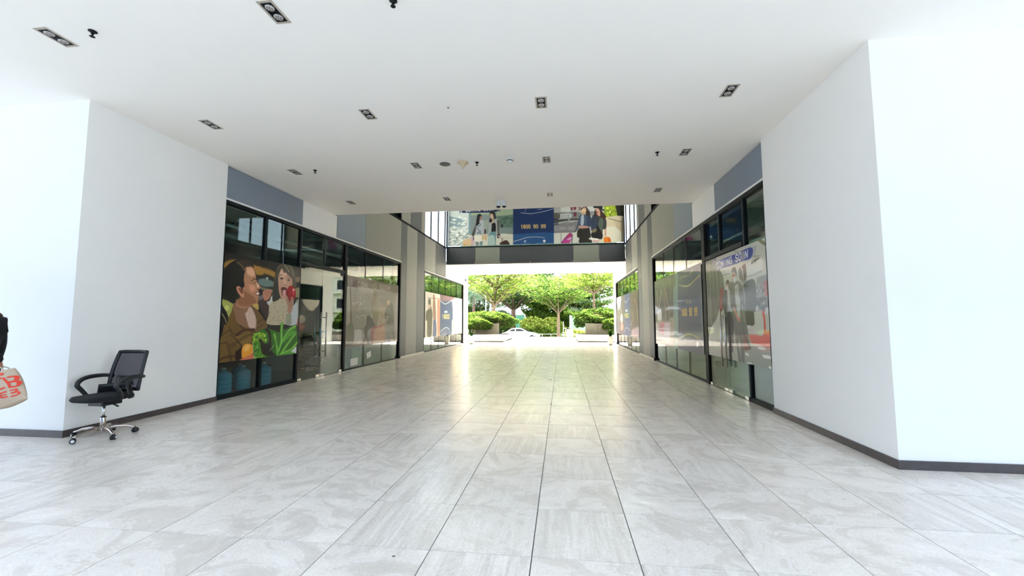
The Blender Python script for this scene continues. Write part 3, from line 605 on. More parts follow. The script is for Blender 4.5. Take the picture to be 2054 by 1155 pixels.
('p',(140,62,55),5,[(8387,1922),(8229,1953),(8212,1856),(8280,1614),(8420,1618)]),
('p',(140,66,60),6,[(8436,1768),(8225,1757),(8295,1533),(8441,1488)]),
('p',(80,72,60),5,[(8308,1615),(8227,1846),(8086,1905),(7904,1918),(7819,1779),(7863,1599)]),
('p',(180,176,168),5,[(8038,1865),(7907,1887),(7925,1601),(8040,1605)]),
('p',(78,72,62),6,[(8270,1759),(8004,1745),(8045,1446),(8286,1471)]),
('p',(186,184,176),5,[(8024,1746),(7900,1739),(7920,1444),(8073,1455)]),
('s',(40,40,40),5,10,[(7972,1697),(7979,1628)]),
('p',(62,60,58),6,[(8273,1455),(7791,1470),(7795,1230),(7860,927),(7893,767),(7955,753),(7941,628),(8048,615),(8073,916),(8171,1143)]),
('p',(176,140,122),4,[(8059,2035),(7943,2024),(7933,1930),(8025,1870),(8090,1921)]),
('p',(205,200,195),5,[(8067,1962),(7965,1943),(8011,1879),(8086,1911)]),
('p',(58,50,42),4,[(8088,2016),(8015,2081),(7940,2060),(7905,2000),(7917,1888),(7953,1932),(7957,2015),(8036,2001)]),
('p',(104,102,88),4,[(7884,1988),(7722,2004),(7533,2016),(7384,1945),(7317,1863),(7297,1748),(7325,1580),(7888,1600)]),
('p',(104,102,90),5,[(7891,1739),(7315,1708),(7303,1373),(7238,1105),(7172,912),(7264,857),(7407,832),(7585,1007),(7767,1242),(7849,1488)]),
('p',(182,180,170),5,[(7681,1940),(7562,1960),(7537,1763),(7544,1588),(7671,1592),(7687,1771)]),
('p',(182,180,168),6,[(7676,1727),(7504,1718),(7519,1481),(7548,1352),(7630,1418)]),
('s',(62,60,54),6,14,[(7801,1950),(7814,1597)]),
('s',(62,60,54),6,13,[(7453,1921),(7466,1585)]),
('s',(62,60,54),6,13,[(7365,1914),(7379,1582)]),
('s',(40,38,40),4,14,[(7614,1905),(7616,1846)]),
('s',(40,38,40),4,12,[(7611,1826),(7609,1777)]),
('s',(195,192,182),4,9,[(7354,1923),(7318,1750),(7322,1608)]),
('p',(98,98,92),6,[(7784,1331),(7553,1309),(7347,1289),(7407,1015),(7429,624),(7521,619),(7587,985),(7627,897),(7545,623),(7664,616),(7722,869),(7778,1086)]),
('s',(60,62,60),8,13,[(7738,1264),(7596,899),(7549,635)]),
('s',(60,62,60),8,13,[(7571,1136),(7498,883),(7500,630)]),
('s',(60,62,60),7,13,[(7433,1267),(7436,1014)]),
('s',(160,160,150),7,10,[(7652,1091),(7627,962)]),
('s',(205,200,190),4,8,[(7422,1607),(7335,1289)]),
('p',(192,128,108),4,[(7817,1577),(7737,1569),(7619,1407),(7526,1374),(7539,1315),(7627,1325)]),
('p',(112,72,66),4,[(7436,1056),(7353,1116),(7174,896),(7284,844),(7458,846)]),
('p',(70,66,62),5,[(7353,1116),(7174,896),(7227,880),(7383,1058)]),
('p',(192,150,124),4,[(7776,2181),(7655,2187),(7596,2121),(7637,2026),(7689,1981),(7756,2027),(7790,2101)]),
('p',(202,204,202),4,[(7761,2098),(7613,2093),(7650,2007),(7723,2002)]),
('s',(130,62,40),4,20,[(7777,2130),(7685,2131)]),
('p',(50,43,34),3,[(7806,2184),(7769,2251),(7693,2280),(7613,2252),(7585,2179),(7603,2102),(7644,2176),(7725,2201)]),
]),
('hotline_1800_blue',0,(9.42, 14.02, 0.58, 2.6),(46, 56, 94),[
('p',(84,76,56),10,[(14340,2722),(11607,2696),(11871,528),(14173,561)]),
('p',(120,150,140),14,[(11659,2689),(11271,2669),(11474,582),(11914,593)]),
('p',(62,60,42),83,[(14269,2682),(11717,2627),(11821,2196),(14268,2112)]),
('s',(190,165,130),29,70,[(13671,2238),(13656,1823),(13517,1315)]),
('s',(205,180,150),27,61,[(13134,2264),(13387,1813),(13644,1378)]),
('s',(175,150,120),27,65,[(12701,2262),(12686,1905),(12694,1375)]),
('s',(185,160,130),26,46,[(12537,2162),(12357,1775),(12139,1317)]),
('s',(150,140,120),25,34,[(12155,2505),(12036,2156),(12137,1767)]),
('s',(150,80,90),30,46,[(14136,1972),(13881,1701),(13931,1314)]),
('p',(225,222,226),45,[(13757,1570),(13208,1683),(13191,1315),(13721,1315)]),
('p',(205,190,200),59,[(14011,1249),(12884,1286),(11883,1263),(11950,713),(12838,695),(14007,731)]),
('p',(196,110,130),56,[(13525,1252),(12886,1271),(12990,926),(13494,972)]),
('p',(160,150,130),39,[(12186,1373),(11768,1372),(11855,664),(12269,696)]),
('s',(90,85,70),6,13,[(14003,1314),(11929,1312)]),
('s',(200,180,95),8,26,[(11181,2252),(10665,2171),(10263,2174),(9957,2241),(9531,2323)]),
('s',(220,215,170),5,13,[(10830,2207),(10501,2165),(10185,2191)]),
('s',(200,180,110),8,24,[(11349,849),(10893,949),(10517,1002),(10101,985),(9691,919)]),
('t',(205,170,80),'1800 90 99',42,[(11057,1625),(9744,1635),(9767,1438),(11043,1441)]),
('t',(170,150,90),'HOTLINE',16,[(10664,1824),(10167,1822),(10178,1731),(10649,1737)]),
('p',(235,235,240),4,[(9785,796),(9795,769),(9817,746),(9846,732),(9877,730),(9903,740),(9920,761),(9924,788),(9914,816),(9892,840),(9863,853),(9832,855),(9806,844),(9789,823)]),
('p',(120,125,150),5,[(10758,814),(10768,788),(10789,767),(10817,754),(10847,752),(10873,762),(10889,782),(10893,807),(10883,834),(10862,856),(10833,868),(10803,870),(10778,859),(10761,840)]),
('s',(30,34,54),7,12,[(10858,1244),(10071,1247)]),
('s',(130,128,110),20,31,[(11069,2424),(10472,2412)]),
('s',(150,140,95),19,33,[(10235,2422),(10036,2506)]),
('p',(92,80,62),2,[(9437,592),(9437,592),(9437,592)]),
]),
('faded_shoppers',0,(10.5, 14.02, 0.62, 2.58),(126, 116, 104),[
('p',(98,80,72),26,[(10469,2563),(14064,2610),(14079,2321),(12003,2288),(10488,2241)]),
('p',(150,142,130),31,[(10489,2215),(12068,2278),(12109,1516),(12131,1107),(11427,681),(10552,679)]),
('s',(180,172,160),8,18,[(10513,2238),(12067,2301),(13421,2294)]),
('s',(78,56,50),16,52,[(10648,2516),(10745,1709),(10773,1212)]),
('n',(88,78,66),20,5,60,18,1,0,21,[(10802,2080),(12012,2127),(12023,1923),(10813,1896)]),
('n',(130,95,70),30,5,80,16,1,0,22,[(10820,1764),(11541,1775),(11554,1537),(10833,1540)]),
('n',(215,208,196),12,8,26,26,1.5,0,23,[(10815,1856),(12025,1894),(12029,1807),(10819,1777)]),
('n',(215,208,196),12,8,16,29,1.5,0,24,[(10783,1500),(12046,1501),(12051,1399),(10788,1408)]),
('t',(160,150,142),'COMING SOON',26,[(11076,2451),(13331,2515),(13339,2354),(11085,2288)]),  # faint lettering paints in a reflection of the posters opposite
('s',(90,86,78),8,13,[(10908,1131),(11519,1105)]),
('s',(80,78,72),6,14,[(11362,2171),(11455,680)]),
('p',(186,184,178),16,[(10964,1077),(11377,1067),(11397,710),(10957,720)]),
('p',(110,108,88),31,[(10523,1189),(10847,1290),(10973,918),(10829,688),(10551,692)]),
('p',(70,68,60),8,[(11688,1469),(11889,1485),(12119,1326),(12243,1193),(12066,1123),(11789,1057),(11756,888),(11874,628),(11783,619),(11681,835),(11533,634),(11458,624),(11589,895),(11508,1092),(11659,1229)]),
('p',(140,128,104),29,[(11958,1949),(12202,2198),(12415,1971),(12911,1901),(13291,1787),(13159,1403),(12588,1280),(12186,1282),(12045,1516)]),
('p',(126,110,84),23,[(12073,2190),(12303,2175),(12372,1759),(12193,1753)]),
('p',(160,140,118),30,[(12563,1765),(13068,1717),(12874,1217),(12392,1132)]),
('p',(150,60,56),15,[(12054,1109),(12458,1161),(12874,1217),(12735,1142),(12262,1090),(12134,1049),(12141,685),(12057,704)]),
('p',(172,130,96),23,[(12166,1048),(12596,1129),(12950,1154),(12972,719),(12484,667),(12186,683)]),
('p',(84,82,66),16,[(13064,1780),(13360,1951),(13605,1797),(13719,1142),(13824,679),(13704,636),(13408,1019),(13388,652),(13235,660),(13172,1150),(12930,1527)]),
('p',(185,160,140),16,[(13053,2001),(13279,2028),(13325,1885),(13136,1846)]),
('s',(205,195,170),9,24,[(12575,1522),(12426,1132)]),
('n',(196,186,160),30,9,20,30,2.5,70,25,[(12439,1521),(13304,1532),(13317,1276),(12455,1221)]),
('p',(146,132,126),46,[(13749,2167),(14085,2185),(14122,599),(13824,679)]),
]),
('far_left_hotline',0,(16.95, 23.45, 0.6, 2.58),(214, 206, 196),[  # pale ground has the bright glass reflection painted into its colour
('p',(120,86,90),22,[(19105,2604),(21515,2630),(21365,2414),(19117,2306)]),
('p',(58,76,108),11,[(19117,2306),(21210,2407),(21197,607),(19121,623)]),
('p',(120,92,100),37,[(19106,2585),(21124,2649),(21058,2359),(19118,2269)]),
('p',(92,84,60),14,[(17338,2187),(17471,2289),(17687,2272),(17742,1998),(17956,1656),(17924,1099),(17832,653),(17301,657),(17241,1309),(17066,1343),(17101,1709),(17405,1850)]),
('p',(205,170,150),14,[(17419,2021),(17675,2030),(17640,1857),(17490,1836)]),
('p',(150,115,90),21,[(18032,2501),(18264,2444),(18472,1664),(18428,1306),(18077,1447),(18000,1937)]),
('p',(88,96,130),21,[(18081,1342),(18485,1342),(18573,625),(18054,645)]),
('p',(190,130,105),29,[(18686,2249),(19054,2303),(19083,643),(18753,618)]),
('s',(120,90,80),17,20,[(17280,2319),(18865,2368)]),
('t',(205,185,110),'1800',60,[(19465,1624),(20813,1654),(20821,1429),(19473,1424)]),
('p',(200,205,205),12,[(19857,1802),(20343,1813),(20346,1726),(19860,1717)]),
('s',(235,230,225),11,26,[(19182,2272),(20049,2156),(21364,2435)]),
('s',(225,230,235),11,22,[(19239,822),(20093,992),(20737,901),(20818,700)]),
('p',(226,214,170),49,[(21249,1299),(21875,1550),(23455,1294),(23572,571),(21271,686)]),
('s',(110,95,85),21,33,[(21341,889),(21887,1213),(22123,1553)]),
('s',(120,105,95),17,25,[(21517,2589),(22009,2445),(22793,2086)]),
]),
('far_right_hotline',0,(16.98, 23.55, 0.6, 2.58),(72, 78, 112),[
('p',(96,76,58),13,[(18918,2632),(17032,2607),(17049,743),(18969,641)]),
('p',(88,84,84),17,[(23629,2748),(20682,2606),(21247,594),(23515,555)]),
('s',(190,180,160),25,66,[(23185,2554),(22624,2280),(22091,2020),(21823,1621)]),
('p',(205,195,175),23,[(21401,1425),(21453,1326),(21568,1245),(21724,1200),(21893,1199),(22040,1243),(22135,1325),(22158,1428),(22102,1530),(21982,1611),(21821,1654),(21653,1652),(21511,1605),(21421,1524)]),
('p',(180,120,110),23,[(21233,1008),(21292,925),(21432,857),(21628,815),(21844,810),(22035,843),(22163,908),(22199,993),(22136,1080),(21986,1150),(21783,1189),(21569,1190),(21385,1155),(21266,1090)]),
('p',(206,196,180),34,[(23491,2613),(21999,2590),(21902,2328),(22690,1876),(23388,2271)]),
('s',(170,140,110),26,45,[(17961,2243),(17463,1968),(17332,1685)]),
('s',(190,170,150),31,43,[(17332,1685),(17141,1255),(17122,801)]),
('s',(170,150,125),26,33,[(18611,1711),(18359,1445),(19001,1111)]),
('p',(176,150,160),47,[(18729,915),(17084,1074),(17049,743),(18865,662)]),
('t',(170,165,70),'1800',60,[(20781,1652),(19403,1645),(19432,1451),(20811,1459)]),
('p',(190,195,200),11,[(20365,1838),(19859,1826),(19872,1737),(20379,1748)]),
('s',(190,190,195),11,22,[(20780,2295),(20149,2175),(19231,2360)]),
('s',(180,185,200),11,23,[(21096,749),(20215,989),(19243,869)]),
]),
('bridge_posters',1,(-5.72, 3.02, 5.1, 7.35),(176, 186, 180),[
('p',(200,208,205),8,[(-5876,7343),(-4637,7297),(-4623,5039),(-5851,5048)]),
('p',(140,160,168),24,[(-5644,6647),(-5136,6530),(-4812,6339),(-4810,6099),(-5618,6083)]),
('s',(205,215,220),16,40,[(-5645,6687),(-4632,6413)]),
('s',(90,105,112),6,16,[(-5638,5973),(-5132,6018),(-4649,6024)]),
('n',(140,152,150),30,16,60,80,2.4,15,31,[(-5617,5942),(-4689,5975),(-4725,5419),(-5528,5140)]),
('n',(222,226,222),12,16,50,81,2.2,10,32,[(-5624,6646),(-4693,6616),(-4725,5419),(-5609,5142)]),
('s',(110,108,105),8,28,[(-5325,5056),(-4965,5266)]),
('s',(225,228,224),12,121,[(-5729,6953),(-5710,5085)]),
('p',(92,116,106),8,[(-4637,7338),(-2369,7253),(-2372,5554),(-4646,5615)]),
('p',(160,175,150),20,[(-4535,7012),(-3614,6979),(-3613,6620),(-4532,6630)]),
('p',(128,140,142),28,[(-4552,6631),(-3573,6599),(-3571,5665),(-4547,5652)]),
('p',(120,150,160),8,[(-4635,6915),(-4554,6912),(-4546,5613),(-4645,5456)]),
('p',(150,165,140),20,[(-3237,6926),(-2369,6896),(-2370,6638),(-3236,6568)]),
('n',(72,98,84),20,20,24,119,2,10,33,[(-3177,6566),(-2370,6539),(-2371,6026),(-3137,6049)]),
('p',(120,136,136),24,[(-3137,5970),(-2372,5947),(-2372,5613),(-3137,5634)]),
('p',(206,204,192),8,[(-4647,5655),(-2372,5623),(-2374,5005),(-4643,5039)]),
('p',(196,170,180),20,[(-4606,5495),(-4366,5608),(-4363,5053),(-4603,5048)]),
('s',(150,120,100),8,32,[(-4569,5454),(-4563,5047)]),
('s',(60,62,66),6,20,[(-2921,5018),(-2921,5470)]),
('s',(150,148,140),6,10,[(-2862,5459),(-2392,5456)]),
('s',(90,120,110),12,59,[(-3275,5618),(-3284,5027)]),
('p',(30,34,80),6,[(-4999,7028),(-3277,7127),(-3276,6788),(-4997,6797)]),
('s',(30,34,80),6,28,[(-5089,6971),(-5128,6801)]),
('s',(30,34,80),6,28,[(-5018,6969),(-5068,6799)]),
('s',(30,34,80),6,26,[(-3148,7043),(-3193,6805)]),
('s',(30,34,80),6,26,[(-3069,7040),(-3114,6802)]),
('s',(30,34,80),6,26,[(-2989,7037),(-3035,6800)]),
('t',(225,228,230),'COMING SOON',34,[(-4818,7183),(-3356,7220),(-3356,6855),(-4815,6829)]),
('p',(165,172,180),8,[(-4169,6080),(-4070,6356),(-3931,6431),(-3851,6289),(-3850,5991),(-3908,5635),(-4346,5627),(-4328,5925)]),
('p',(225,220,206),8,[(-4366,5628),(-3928,5626),(-3907,5397),(-4006,5301),(-4165,5285),(-4325,5339)]),
('s',(52,56,72),6,24,[(-4090,6237),(-4040,6135),(-4149,6059)]),
('s',(52,56,72),6,24,[(-4209,6001),(-4048,5818),(-4008,5757)]),
('s',(40,44,60),6,28,[(-4197,5702),(-4098,5799),(-4038,5658)]),
('p',(70,68,66),10,[(-4269,6122),(-4348,6005),(-4447,5769),(-4486,5631),(-4346,5627),(-4268,5923)]),
('s',(60,58,56),10,40,[(-4386,5628),(-4395,5390)]),
('p',(120,135,140),8,[(-4285,5298),(-4136,5280),(-4125,5067),(-4274,5070)]),
('p',(112,135,138),8,[(-4076,5283),(-3927,5309),(-3956,5067),(-4065,5069)]),
('p',(22,17,18),10,[(-4229,6121),(-4289,6083),(-4260,6282),(-4231,6481),(-4192,6659),(-4132,6707),(-4032,6694),(-3982,6612),(-4061,6555),(-4090,6356),(-4110,6197)]),
('p',(150,110,100),10,[(-4071,6575),(-3962,6592),(-3951,6491),(-4001,6393),(-4081,6416)]),
('p',(205,170,120),10,[(-3958,5617),(-3869,5624),(-3878,5397),(-3957,5389)]),
('p',(212,160,100),10,[(-3829,5613),(-3730,5620),(-3729,5373),(-3798,5375)]),
('p',(212,180,140),8,[(-4926,5404),(-4545,5454),(-4543,5047),(-4943,5056)]),
('p',(200,150,95),8,[(-4945,5225),(-4603,5078),(-4923,5050)]),
('p',(150,158,150),12,[(-3871,6290),(-3672,6423),(-3612,6222),(-3691,5946),(-3770,5790),(-3850,5991)]),
('p',(70,30,30),10,[(-3830,5911),(-3760,5909),(-3769,5691),(-3839,5712)]),
('p',(160,165,165),10,[(-3612,6222),(-3533,6259),(-3276,6430),(-3078,6404),(-3078,6205),(-3176,5655),(-3196,5537),(-3650,5549),(-3631,5786)]),
('p',(14,12,16),6,[(-3454,6197),(-3276,6212),(-3265,5776),(-3482,5782)]),
('p',(100,140,150),10,[(-3502,5782),(-3265,5766),(-3275,5460),(-3294,5047),(-3609,5044),(-3630,5588)]),
('p',(165,190,185),16,[(-3650,5588),(-3334,5580),(-3313,5043),(-3609,5044)]),
('p',(92,86,84),8,[(-3197,6407),(-3078,6364),(-3078,6047),(-3097,5652),(-3157,5654),(-3186,6050)]),
('p',(196,165,140),10,[(-3554,6678),(-3415,6693),(-3355,6512),(-3394,6374),(-3335,6293),(-3454,6217),(-3514,6457)]),
('p',(24,18,20),10,[(-3583,6639),(-3544,6777),(-3435,6833),(-3316,6730),(-3246,6469),(-3335,6452),(-3395,6653),(-3504,6716)]),
('p',(24,18,20),10,[(-3553,6479),(-3444,6415),(-3454,6296),(-3533,6249),(-3593,6321)]),
('p',(30,25,25),10,[(-3176,5635),(-3078,5691),(-3019,5571),(-3137,5515),(-3019,5473),(-3176,5447)]),
('p',(220,175,170),8,[(-3137,5614),(-3058,5572),(-2979,5472),(-3117,5535)]),
('p',(66,44,42),6,[(-3058,5208),(-2705,5337),(-2549,5049),(-3019,5040)]),
('s',(80,60,50),4,14,[(-2979,5452),(-2940,5274)]),
('s',(120,90,80),4,12,[(-2960,5491),(-2823,5330)]),
('p',(36,30,34),12,[(-2999,6084),(-2940,6142),(-2871,6100),(-2940,5944)]),
('p',(14,42,92),4,[(-2374,7388),(-360,7311),(-383,5048),(-2380,5055)]),
('p',(34,78,134),6,[(-2378,5624),(-377,5641),(-383,5048),(-2380,5055)]),
('s',(170,185,205),8,27,[(-1988,6700),(-1741,6664),(-1455,6644),(-1168,6672),(-802,6736),(-365,6845)]),
('s',(190,200,190),8,27,[(-2363,5261),(-2034,5346),(-1747,5431),(-1421,5464),(-1055,5450),(-833,5411)]),
('t',(214,180,110),'1800 90 99',36,[(-2011,6091),(-742,6083),(-744,5894),(-1991,5897)]),
('p',(150,165,195),6,[(-1721,5255),(-1728,5228),(-1745,5207),(-1769,5196),(-1796,5197),(-1821,5209),(-1838,5231),(-1844,5258),(-1838,5285),(-1821,5306),(-1796,5317),(-1769,5317),(-1744,5304),(-1727,5282)]),
('p',(226,230,238),6,[(-765,5245),(-772,5215),(-790,5191),(-816,5179),(-845,5179),(-871,5193),(-888,5218),(-895,5248),(-888,5279),(-870,5302),(-844,5315),(-815,5314),(-789,5300),(-771,5276)]),
('s',(100,150,190),4,16,[(-1994,5138),(-1575,5134)]),
('s',(110,160,195),4,16,[(-1240,5144),(-422,5130)]),
('s',(140,155,185),8,25,[(-1792,6760),(-1720,6861)]),
('s',(140,155,185),8,25,[(-1167,6842),(-923,6854)]),
('p',(165,165,162),6,[(-339,7310),(923,7263),(914,6626),(-346,6627)]),
('p',(120,122,122),12,[(-345,6648),(914,6636),(909,6339),(-348,6380)]),
('p',(86,80,70),17,[(-340,6627),(-58,6576),(-60,6350),(-342,6359)]),
('p',(186,188,190),16,[(-38,6576),(474,6579),(471,6353),(-40,6380)]),
('p',(196,196,194),17,[(-3,6967),(459,6950),(455,6662),(-6,6678)]),
('s',(110,108,106),6,21,[(52,6531),(51,6387)]),
('s',(110,108,106),6,21,[(133,6529),(131,6385)]),
('s',(110,108,106),6,21,[(233,6525),(231,6382)]),
('s',(110,108,106),6,21,[(333,6522),(331,6378)]),
('s',(110,108,106),6,21,[(393,6520),(391,6376)]),
('p',(122,38,66),8,[(618,6893),(738,6889),(726,6755),(626,6759)]),
('p',(112,42,66),8,[(625,6625),(754,6621),(742,6426),(632,6430)]),
('p',(112,60,70),12,[(468,6888),(568,6884),(566,6740),(476,6743)]),
('p',(122,40,60),10,[(898,6893),(957,6891),(915,6749),(876,6750)]),
('p',(198,198,198),16,[(959,7014),(1633,6990),(1627,6642),(1410,6629),(1033,6642)]),
('p',(140,140,142),16,[(1311,6653),(1627,6642),(1624,6459),(1308,6449)]),
('p',(66,64,60),10,[(-349,6297),(909,6329),(908,6237),(410,6232),(-350,6133)]),
('s',(150,148,145),8,29,[(-351,6092),(409,6201),(808,6220)]),
('s',(48,46,46),6,21,[(-351,6040),(27,6090),(389,6171)]),
('s',(150,148,148),10,82,[(381,6336),(389,6171)]),
('p',(122,120,124),10,[(-351,6030),(408,6130),(907,6176),(783,5832),(621,5623),(-355,5636)]),
('t',(165,162,168),'COMING',28,[(-316,5926),(685,5958),(682,5754),(-318,5762)]),
('p',(206,206,198),8,[(-355,5630),(899,5625),(1845,5599),(1835,5074),(-361,5067)]),
('s',(70,70,72),4,18,[(-4,5610),(-10,5069)]),
('s',(110,108,105),6,16,[(673,5073),(874,5240)]),
('p',(132,150,36),10,[(2086,6973),(2771,6948),(2757,6300),(2172,6319),(2079,6566)]),
('n',(178,196,60),40,12,40,69,1.3,0,41,[(2143,6869),(2691,6849),(2680,6363),(2193,6379)]),
('n',(80,92,30),24,12,18,45,1.6,60,42,[(2141,6726),(2728,6787),(2718,6321),(2211,6338)]),
('p',(26,24,16),12,[(2615,6954),(3160,6934),(3134,6267),(2777,6309),(2686,6626)]),
('p',(86,90,40),16,[(2946,6942),(3024,6939),(3007,6615),(2958,6617)]),
('p',(196,182,156),8,[(2172,6335),(3144,6277),(3117,5082),(1815,5054),(1845,5599),(2064,5795),(2177,6075)]),
('p',(206,200,182),32,[(1849,5801),(2592,5860),(2894,5489),(2847,5089),(1816,5065)]),
('p',(184,166,140),28,[(2521,6206),(2946,6091),(2937,5649),(2668,5777)]),
('s',(58,48,40),6,24,[(2289,6284),(2599,6183),(2946,6071),(3119,6016)]),
('s',(205,190,168),8,61,[(2989,6252),(2983,5126)]),
('s',(62,52,46),6,28,[(2940,6253),(2905,5088)]),
('p',(40,48,40),6,[(3101,6936),(3169,6934),(3117,5082),(3069,5084)]),
('p',(40,34,32),8,[(882,5829),(1299,5878),(1414,5692),(1437,5327),(1463,5063),(901,5067),(875,5362),(796,5374),(769,5568)]),
('p',(62,78,102),10,[(991,6500),(891,6422),(828,6178),(723,5793),(601,5634),(741,5711),(862,5830),(1259,5859),(1417,5895),(1520,6136),(1426,6424),(1269,6511)]),
('p',(46,60,88),20,[(1268,6450),(1426,6404),(1499,6055),(1378,5917),(1261,5981)]),
('p',(160,172,190),12,[(981,6460),(1110,6476),(1104,6067),(1023,5948),(945,6032)]),
('p',(188,140,130),8,[(824,5933),(944,5970),(1299,5919),(1308,5837),(902,5819),(843,5871)]),
('p',(56,42,40),12,[(1236,6902),(1333,6755),(1400,6630),(1416,6425),(1229,6472),(1213,6718)]),
('p',(196,160,132),12,[(966,6768),(1036,6857),(1176,6863),(1233,6738),(1191,6555),(1110,6496),(1012,6540)]),
('p',(236,205,160),16,[(995,6725),(1213,6738),(1192,6667),(1004,6674)]),
('p',(60,34,34),8,[(945,6727),(996,6828),(1097,6890),(1236,6891),(1254,6819),(1116,6865),(1005,6746)]),
('p',(50,54,56),10,[(1525,6421),(1664,6457),(2152,6279),(2161,5752),(2024,5756),(1981,5555),(1883,5557),(1473,5690),(1460,6056)]),
('p',(46,56,80),16,[(1565,6440),(1721,6374),(1753,5966),(1672,5806),(1455,5772),(1460,6056)]),
('p',(78,92,80),12,[(1878,6328),(2034,6282),(2028,5958),(1942,5576),(1867,5720),(1793,5965)]),
('p',(26,24,26),8,[(1734,5967),(1849,5801),(2000,5514),(1977,5312),(1878,5265),(1487,5366),(1472,5609),(1670,5685)]),
('p',(60,36,30),10,[(1628,6663),(1688,6742),(1906,6816),(2001,6629),(2183,6379),(2072,6241),(1898,6368),(1861,6491),(1801,6412),(1624,6418)]),
('p',(200,150,130),12,[(1669,6784),(1788,6800),(1884,6674),(1899,6429),(1820,6411),(1724,6537)]),
('p',(120,50,44),10,[(1706,6629),(1785,6616),(1774,6556),(1725,6567)]),
('p',(18,20,24),6,[(1568,6879),(1632,6912),(2007,6911),(2004,6772),(2101,6707),(2080,6647),(1964,6712),(1808,6799),(1630,6806)]),
('p',(120,112,80),10,[(1454,5711),(1672,5806),(1720,5724),(1649,5614),(1491,5599)]),
('s',(200,198,200),8,32,[(1426,5814),(1423,5611)]),
('s',(190,130,120),12,61,[(2141,5752),(2135,5429)]),
('p',(206,172,165),10,[(1526,5324),(1800,5277),(1796,5065),(1531,5066)]),
('p',(230,228,226),8,[(1349,5349),(1761,5298),(1760,5237),(1348,5268)]),
('p',(150,50,130),8,[(-3,5150),(119,5321),(382,5599),(501,5596),(538,5411),(355,5066),(36,5074)]),
('p',(205,150,200),12,[(258,5317),(539,5432),(437,5251),(298,5265)]),
('p',(186,56,140),16,[(98,5301),(417,5242),(355,5111),(76,5138)]),
('p',(180,50,90),12,[(300,5458),(441,5597),(459,5454),(298,5336)]),
('s',(50,46,52),6,37,[(540,5533),(514,5076)]),
('p',(224,120,24),6,[(2056,5361),(2328,5343),(2381,5051),(2050,5059)]),
('p',(196,90,16),12,[(2250,5325),(2328,5333),(2381,5061),(2264,5063)]),
]),
]
# ------------------------------------------------------------------ posters (flat print on film, painted into a vertex grid)
def poster_material():
    m = bpy.data.materials.new('printed_film'); m.use_nodes = True; n = m.node_tree; b = n.nodes['Principled BSDF']
    a = n.nodes.new('ShaderNodeAttribute'); a.attribute_name = 'print'; n.links.new(a.outputs['Color'], b.inputs['Base Color'])
    b.inputs['Roughness'].default_value = .5; b.inputs['Coat Weight'].default_value = .28; b.inputs['Coat Roughness'].default_value = .04; b.inputs['Coat IOR'].default_value = 1.33; b.inputs['Specular IOR Level'].default_value = .2
    return m
PM = poster_material()
PL = {'mother_and_child': ('market poster of a laughing woman and a girl with a red apple above lettuce', 'L', 300, 1.15),
 'coming_soon_couple': ('large right-hand poster reading COMING SOON with a masked couple and red box', 'R', 300, 1.05),
 'hotline_1800_blue': ('dark blue poster on the right with gold swooshes and gold digits 1800 90 99', 'R', 200, 1.0),
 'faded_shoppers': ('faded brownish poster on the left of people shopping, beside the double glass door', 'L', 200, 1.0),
 'far_left_hotline': ('sun-bleached poster on the far left shopfront with a robed figure and blue panel', 'L', 110, 1.0),
 'far_right_hotline': ('purple and brown poster on the far right shopfront with a small yellow number', 'R', 110, 1.0),
 'bridge_posters': ('footbridge poster band showing women shopping either side of a blue 1800 90 99 panel', 'B', 220, .62)}
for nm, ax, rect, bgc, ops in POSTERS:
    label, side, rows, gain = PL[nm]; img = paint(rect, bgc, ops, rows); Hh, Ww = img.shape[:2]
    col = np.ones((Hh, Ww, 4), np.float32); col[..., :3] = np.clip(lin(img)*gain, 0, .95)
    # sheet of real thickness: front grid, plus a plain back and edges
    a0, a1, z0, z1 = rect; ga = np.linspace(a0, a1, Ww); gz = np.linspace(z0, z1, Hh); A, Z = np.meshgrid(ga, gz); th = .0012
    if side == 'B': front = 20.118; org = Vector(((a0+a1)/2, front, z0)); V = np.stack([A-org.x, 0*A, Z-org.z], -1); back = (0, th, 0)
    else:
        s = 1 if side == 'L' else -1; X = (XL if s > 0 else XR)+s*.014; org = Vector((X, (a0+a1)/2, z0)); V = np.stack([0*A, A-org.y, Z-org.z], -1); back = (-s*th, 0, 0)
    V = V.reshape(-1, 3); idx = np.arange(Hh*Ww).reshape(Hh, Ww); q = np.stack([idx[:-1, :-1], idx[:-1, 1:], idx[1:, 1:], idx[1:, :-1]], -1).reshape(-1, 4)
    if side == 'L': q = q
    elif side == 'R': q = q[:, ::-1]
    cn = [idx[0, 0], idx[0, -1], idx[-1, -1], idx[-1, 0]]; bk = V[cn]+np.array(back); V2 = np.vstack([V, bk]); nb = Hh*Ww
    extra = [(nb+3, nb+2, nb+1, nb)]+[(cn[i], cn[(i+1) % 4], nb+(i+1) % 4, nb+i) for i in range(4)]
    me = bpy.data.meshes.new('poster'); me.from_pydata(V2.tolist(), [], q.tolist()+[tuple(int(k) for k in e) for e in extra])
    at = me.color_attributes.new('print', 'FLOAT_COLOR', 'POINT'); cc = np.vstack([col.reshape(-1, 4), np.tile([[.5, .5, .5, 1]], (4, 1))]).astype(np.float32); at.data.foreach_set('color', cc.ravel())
    o = link('poster', me, PM); o.location = org; tag(o, label, 'poster')
